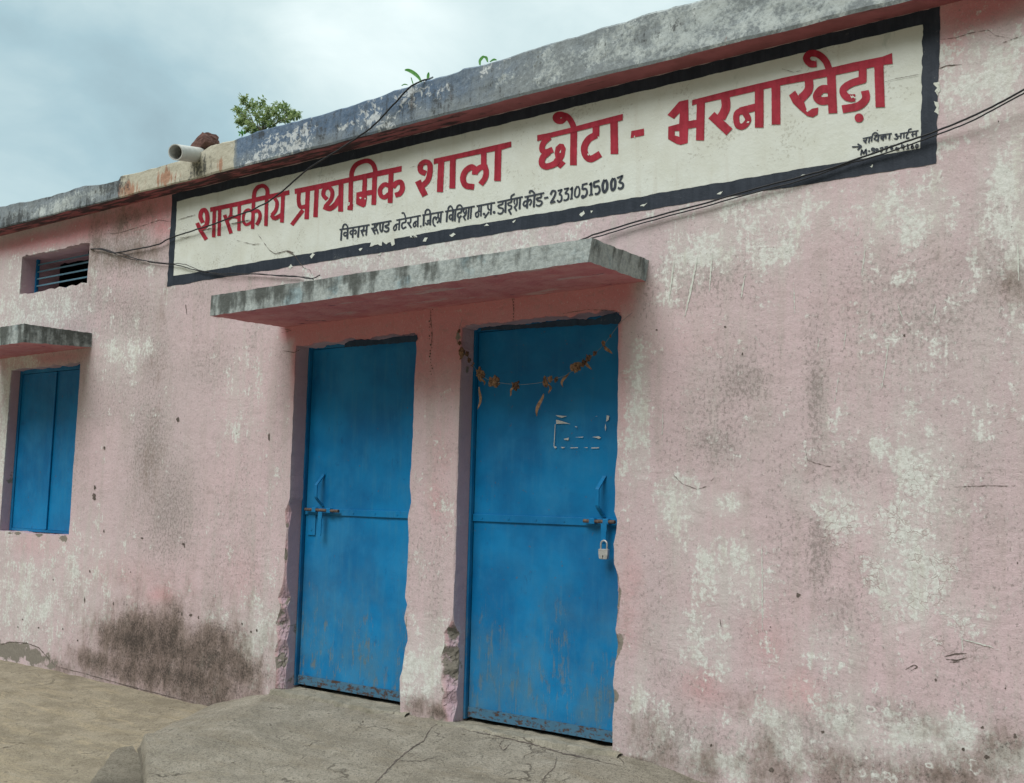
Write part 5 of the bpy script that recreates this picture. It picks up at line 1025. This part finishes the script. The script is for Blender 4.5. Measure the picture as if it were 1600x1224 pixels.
for (u, v, l, an, wdt, cu) in [(751, 605, .115, -.12, .014, .006), (848, 615, .115, -.28, .017, .004), (752, 590, .045, .3, .012, .01), (805, 604, .06, -.75, .012, .006), (857, 600, .05, .1, .013, .01), (888, 582, .075, -.25, .014, -.012), (895, 572, .06, 1.2, .018, .02), (915, 565, .05, .55, .013, .006), (945, 541, .05, .7, .014, .004), (738, 566, .03, .3, .011, .004), (722, 551, .04, -.4, .016, .004)]:
    leaf(W(u, v, -.03), l, an, wdt, cu)

# cables
def cable(name, pts, r, label, smooth=True, wob=.0):
    P_ = catmull([W(u, v, y) for u, v, y in pts], 8) if smooth else [W(u, v, y) for u, v, y in pts]
    if wob: P_ = [p+np.array([0, 0, float(fbm(i*.31, wob*9, 3))*wob]) for i, p in enumerate(P_)]
    mb = MB(); mb.tube([tuple(q) for q in P_], r, 8); o = mb.build(name, MCB, None, origin=tuple(P_[0]), smooth=True)
    return tag(o, label, 'cable')
cable('power_cable', [(676, 121, .02), (668, 124, -.12), (655, 128, -.165), (640, 137, -.168), (620, 158, -.168), (600, 180, -.168), (585, 195, -.168), (570, 207, -.168), (545, 224, -.165), (520, 240, -.15), (480, 266, -.12), (440, 300, -.09), (420, 315, -.075), (390, 330, -.05), (370, 337, -.04), (330, 352, -.03), (300, 361, -.025), (262, 374, -.022), (248, 382, -.02), (215, 389, -.02), (180, 395, -.02), (160, 390, -.02), (145, 389, -.012), (140, 392, .06), (138, 398, .2)], .0048, 'thick black cable dropping from the parapet diagonally across the red lettering', wob=.004)
cable('power_cable', [(141, 393, .2), (142, 391, .05), (143, 389, -.012), (160, 389, -.016), (180, 395, -.016), (195, 398, -.014), (210, 404, -.014), (225, 407, -.014), (240, 411, -.014), (270, 413.6, -.016), (285, 417, -.016), (300, 421, -.016), (318, 425.6, -.016), (350, 427.5, -.016), (384, 428, -.016), (420, 430, -.016), (450, 431, -.016), (470, 433, -.02), (486, 436, -.06), (500, 430, -.11)], .0032, 'thin black cable from the ventilator along the sign lower left corner to the canopy', wob=.004)
cable('power_cable', [(178, 396, -.021), (205, 405, -.02), (240, 409, -.02), (268, 412, -.02), (285, 412.5, -.02), (300, 418, -.02), (318, 424, -.02), (360, 431, -.022), (400, 428, -.022), (440, 432, -.022), (478, 434, -.025), (490, 437, -.07)], .0024, 'thinnest black wire sagging beside the cable under the sign lower left corner', wob=.004)
cable('power_cable', [(905, 376, -.2), (920, 370, -.10), (936, 364, -.03), (1000, 345, -.022), (1100, 318, -.022), (1200, 290, -.022), (1260, 274, -.022), (1310, 259, -.022), (1400, 227, -.025), (1460, 206, -.03), (1525, 180, -.045), (1600, 140, -.07), (1720, 70, -.12)], .0040, 'upper strand of the black cable pair rising right across the sign corner', wob=.003)
cable('power_cable', [(905, 378, -.2), (922, 373, -.10), (940, 368, -.03), (1000, 350, -.02), (1100, 323, -.02), (1200, 296, -.02), (1255, 281, -.02), (1320, 258, -.02), (1360, 247, -.02), (1400, 234, -.022), (1460, 213, -.027), (1525, 186, -.042), (1600, 146, -.066), (1720, 76, -.116)], .0030, 'lower thinner strand of the black cable pair rising right across the sign corner', wob=.003)

# brick on the parapet
c = Vector(W(319, 229, -.06)); bm = bmesh.new(); bmesh.ops.create_cube(bm, size=1); bmesh.ops.subdivide_edges(bm, edges=bm.edges[:], cuts=7, use_grid_fill=True)
rot = Matrix.Rotation(math.radians(20), 3, 'Y') @ Matrix.Rotation(math.radians(12), 3, 'X') @ Matrix.Rotation(math.radians(-8), 3, 'Z')
rot = Matrix.Rotation(math.radians(-22), 3, 'Y') @ Matrix.Rotation(math.radians(-8), 3, 'Z')
for q in bm.verts:
    d = q.co.copy(); l = max(d.length, .01); n_ = float(fbm(d.x*4+3, d.z*4+d.y*6, 4))
    d = d*(1-.34*max(0, l-.5)) ; d *= 1+.09*n_; d = Vector((d.x*.205, d.y*.12, d.z*.085)); q.co = c+rot @ d
bm.verts.index_update(); o = make('broken_brick', [q.co[:] for q in bm.verts], [[q.index for q in f.verts] for f in bm.faces], MBRK, None, origin=tuple(c-Vector((0, 0, .045)))); bm.free()
tag(o, 'broken reddish brick lying on the parapet beside the white pipe', 'brick')

# shrub on the roof edge
root = Vector(W(407, 212, -.02)); SH = empty('roof_shrub', tuple(root)); tag(SH, 'small leafy green shrub sprouting from the top of the blue parapet', 'shrub')
mb = MB(); lf = MB()
def addleaf(p, d, L, wd_):
    d = d.normalized(); s = d.cross(Vector((random.uniform(-1, 1), random.uniform(-1, 1), random.uniform(.2, 1)))).normalized(); nrm = s.cross(d)
    q = [p, p+d*L*.45+s*wd_+nrm*.002, p+d*L, p+d*L*.45-s*wd_+nrm*.002, p+d*L*.5-nrm*.002]
    lf.add([tuple(v) for v in q], [(0, 1, 4), (1, 2, 4), (2, 3, 4), (3, 0, 4)])
tips = [(380, 155, 5), (372, 172, 4), (375, 190, 5), (396, 165, 7), (410, 162, 7), (402, 178, 8), (392, 195, 6), (412, 190, 7), (420, 172, 7), (425, 195, 4), (437, 165, 6), (445, 168, 6), (450, 178, 5), (458, 176, 4), (440, 185, 5), (466, 180, 3), (380, 178, 6), (408, 202, 5), (383, 186, 5), (398, 205, 4), (430, 175, 5), (447, 188, 3), (388, 163, 5), (416, 180, 7), (386, 203, 2.5), (456, 184, 3), (376, 192, 3)]
for (u, v, rad) in tips:
    e_ = Vector(W(u, v, -.02+random.uniform(-.07, .07))); r_m = rad/235.0*1.35
    mid_ = root.lerp(e_, .5)+Vector((random.uniform(-.02, .02), random.uniform(-.02, .02), .02))
    base_ = root+Vector((random.uniform(-.03, .03), 0, -.02))
    pts = [Vector(q) for q in catmull([base_, mid_, e_], 5)]
    mb.tube([tuple(q) for q in pts], [.0032-.0022*i/(len(pts)-1) for i in range(len(pts))], 5)
    for _ in range(int(7+rad*4)):
        dd = Vector((random.gauss(0, 1), random.gauss(0, 1), random.gauss(0, .9))); dd.normalize(); p_ = e_+dd*r_m*random.uniform(.1, 1.15)
        for _k in range(3):
            addleaf(p_, dd*.5+Vector((random.uniform(-1, 1), random.uniform(-1, 1), random.uniform(-1.3, .5))), random.uniform(.016, .030), random.uniform(.0035, .0065))
    for q in pts[5:]:
        for _ in range(3): addleaf(q, Vector((random.uniform(-1, 1), random.uniform(-1, 1), random.uniform(-.8, .8))), random.uniform(.012, .02), .004)
mb.build('stem', MSTM, SH); lf.build('foliage', MLF, SH)
sp = Vector(W(378, 213, -.03)); S2 = MB()
SP = empty('roof_sprout', tuple(sp)); tag(SP, 'tiny broad leaved seedling on the parapet left of the leafy shrub', 'plant', None)
lf = MB()
for _ in range(20): addleaf(sp+Vector((random.uniform(-.018, .016), random.uniform(-.02, .02), random.uniform(.0, .03))), Vector((random.uniform(-1, 1), random.uniform(-1, .2), random.uniform(.1, 1))), .020, .008)
S2.tube([tuple(sp-Vector((0, 0, .02))), tuple(sp+Vector((0, 0, .02)))], .002, 5); S2.build('stem', MSTM, SP); lf.build('leaf', MGL, SP)
def blades(name, base, items, label):
    E_ = empty(name, tuple(W(*base, -.06))); tag(E_, label, 'grass')
    for pts, wd_ in items:
        P_ = catmull([W(u, v, -.07) for u, v in pts], 6); n_ = len(P_); vs = []
        for i, p in enumerate(P_):
            t = P_[min(i+1, n_-1)]-P_[max(i-1, 0)]; t = t/np.linalg.norm(t); nn = np.cross(t, [0, 1, 0]); nn /= np.linalg.norm(nn)
            ww = 1.7*wd_*(.35+1.3*(i/(n_-1))*(1-i/(n_-1))*2)*(1-.0*i); ww = ww*(1 if i < n_-1 else .2)
            vs += [p+nn*ww, p+np.array([0, .006, 0]), p-nn*ww]
        fs = [(i*3+j, i*3+j+1, (i+1)*3+j+1, (i+1)*3+j) for i in range(n_-1) for j in range(2)]
        make('blade', [tuple(q) for q in vs], fs, MGL, E_, smooth=True)
blades('grass_tuft', (660, 128), [([(659, 130), (654, 121), (646, 114), (638, 110), (632, 109.5)], .006), ([(646, 134), (644, 127), (642, 121)], .002), ([(637, 133), (632, 132), (627, 134)], .002)], 'long arching grass blades growing on the parapet where the cable comes over')
blades('grass_tuft', (669, 126), [([(668.5, 127), (669, 119), (669.5, 113)], .0062)], 'single short upright grass blade on the parapet right of the cable')
blades('grass_tuft', (756, 102), [([(750, 102), (750, 95), (754, 90), (757, 89)], .0062), ([(762, 97), (760, 91), (756, 88.5)], .0045), ([(765, 97), (771, 93.5), (776, 94)], .0035)], 'curled green blades sprouting from the parapet above the middle of the sign')

# pebbles at the wall foot
for (u, v, r, lab) in [(984, 1196, .018, 'larger pale pebble at the wall foot right of the padlocked door'), (992, 1199, .013, 'smaller pale pebble at the wall foot right of the padlocked door')]:
    g_ = G(u, v, -.075); g_[1] = min(g_[1], -.03); bm = bmesh.new(); bmesh.ops.create_icosphere(bm, subdivisions=3, radius=r)
    for q in bm.verts:
        d = q.co.normalized(); q.co = d*r*(1+.5*float(fbm(d.x*2+u, d.z*2+d.y, 3))); q.co.z *= .7; q.co += Vector((g_[0], g_[1], -.062))
    bm.verts.index_update(); o = make('pebble', [q.co[:] for q in bm.verts], [[q.index for q in f.verts] for f in bm.faces], MPEB, None, origin=(g_[0], g_[1], -.075), smooth=True); bm.free()
    tag(o, lab, 'pebble', 'pebbles at the wall foot')
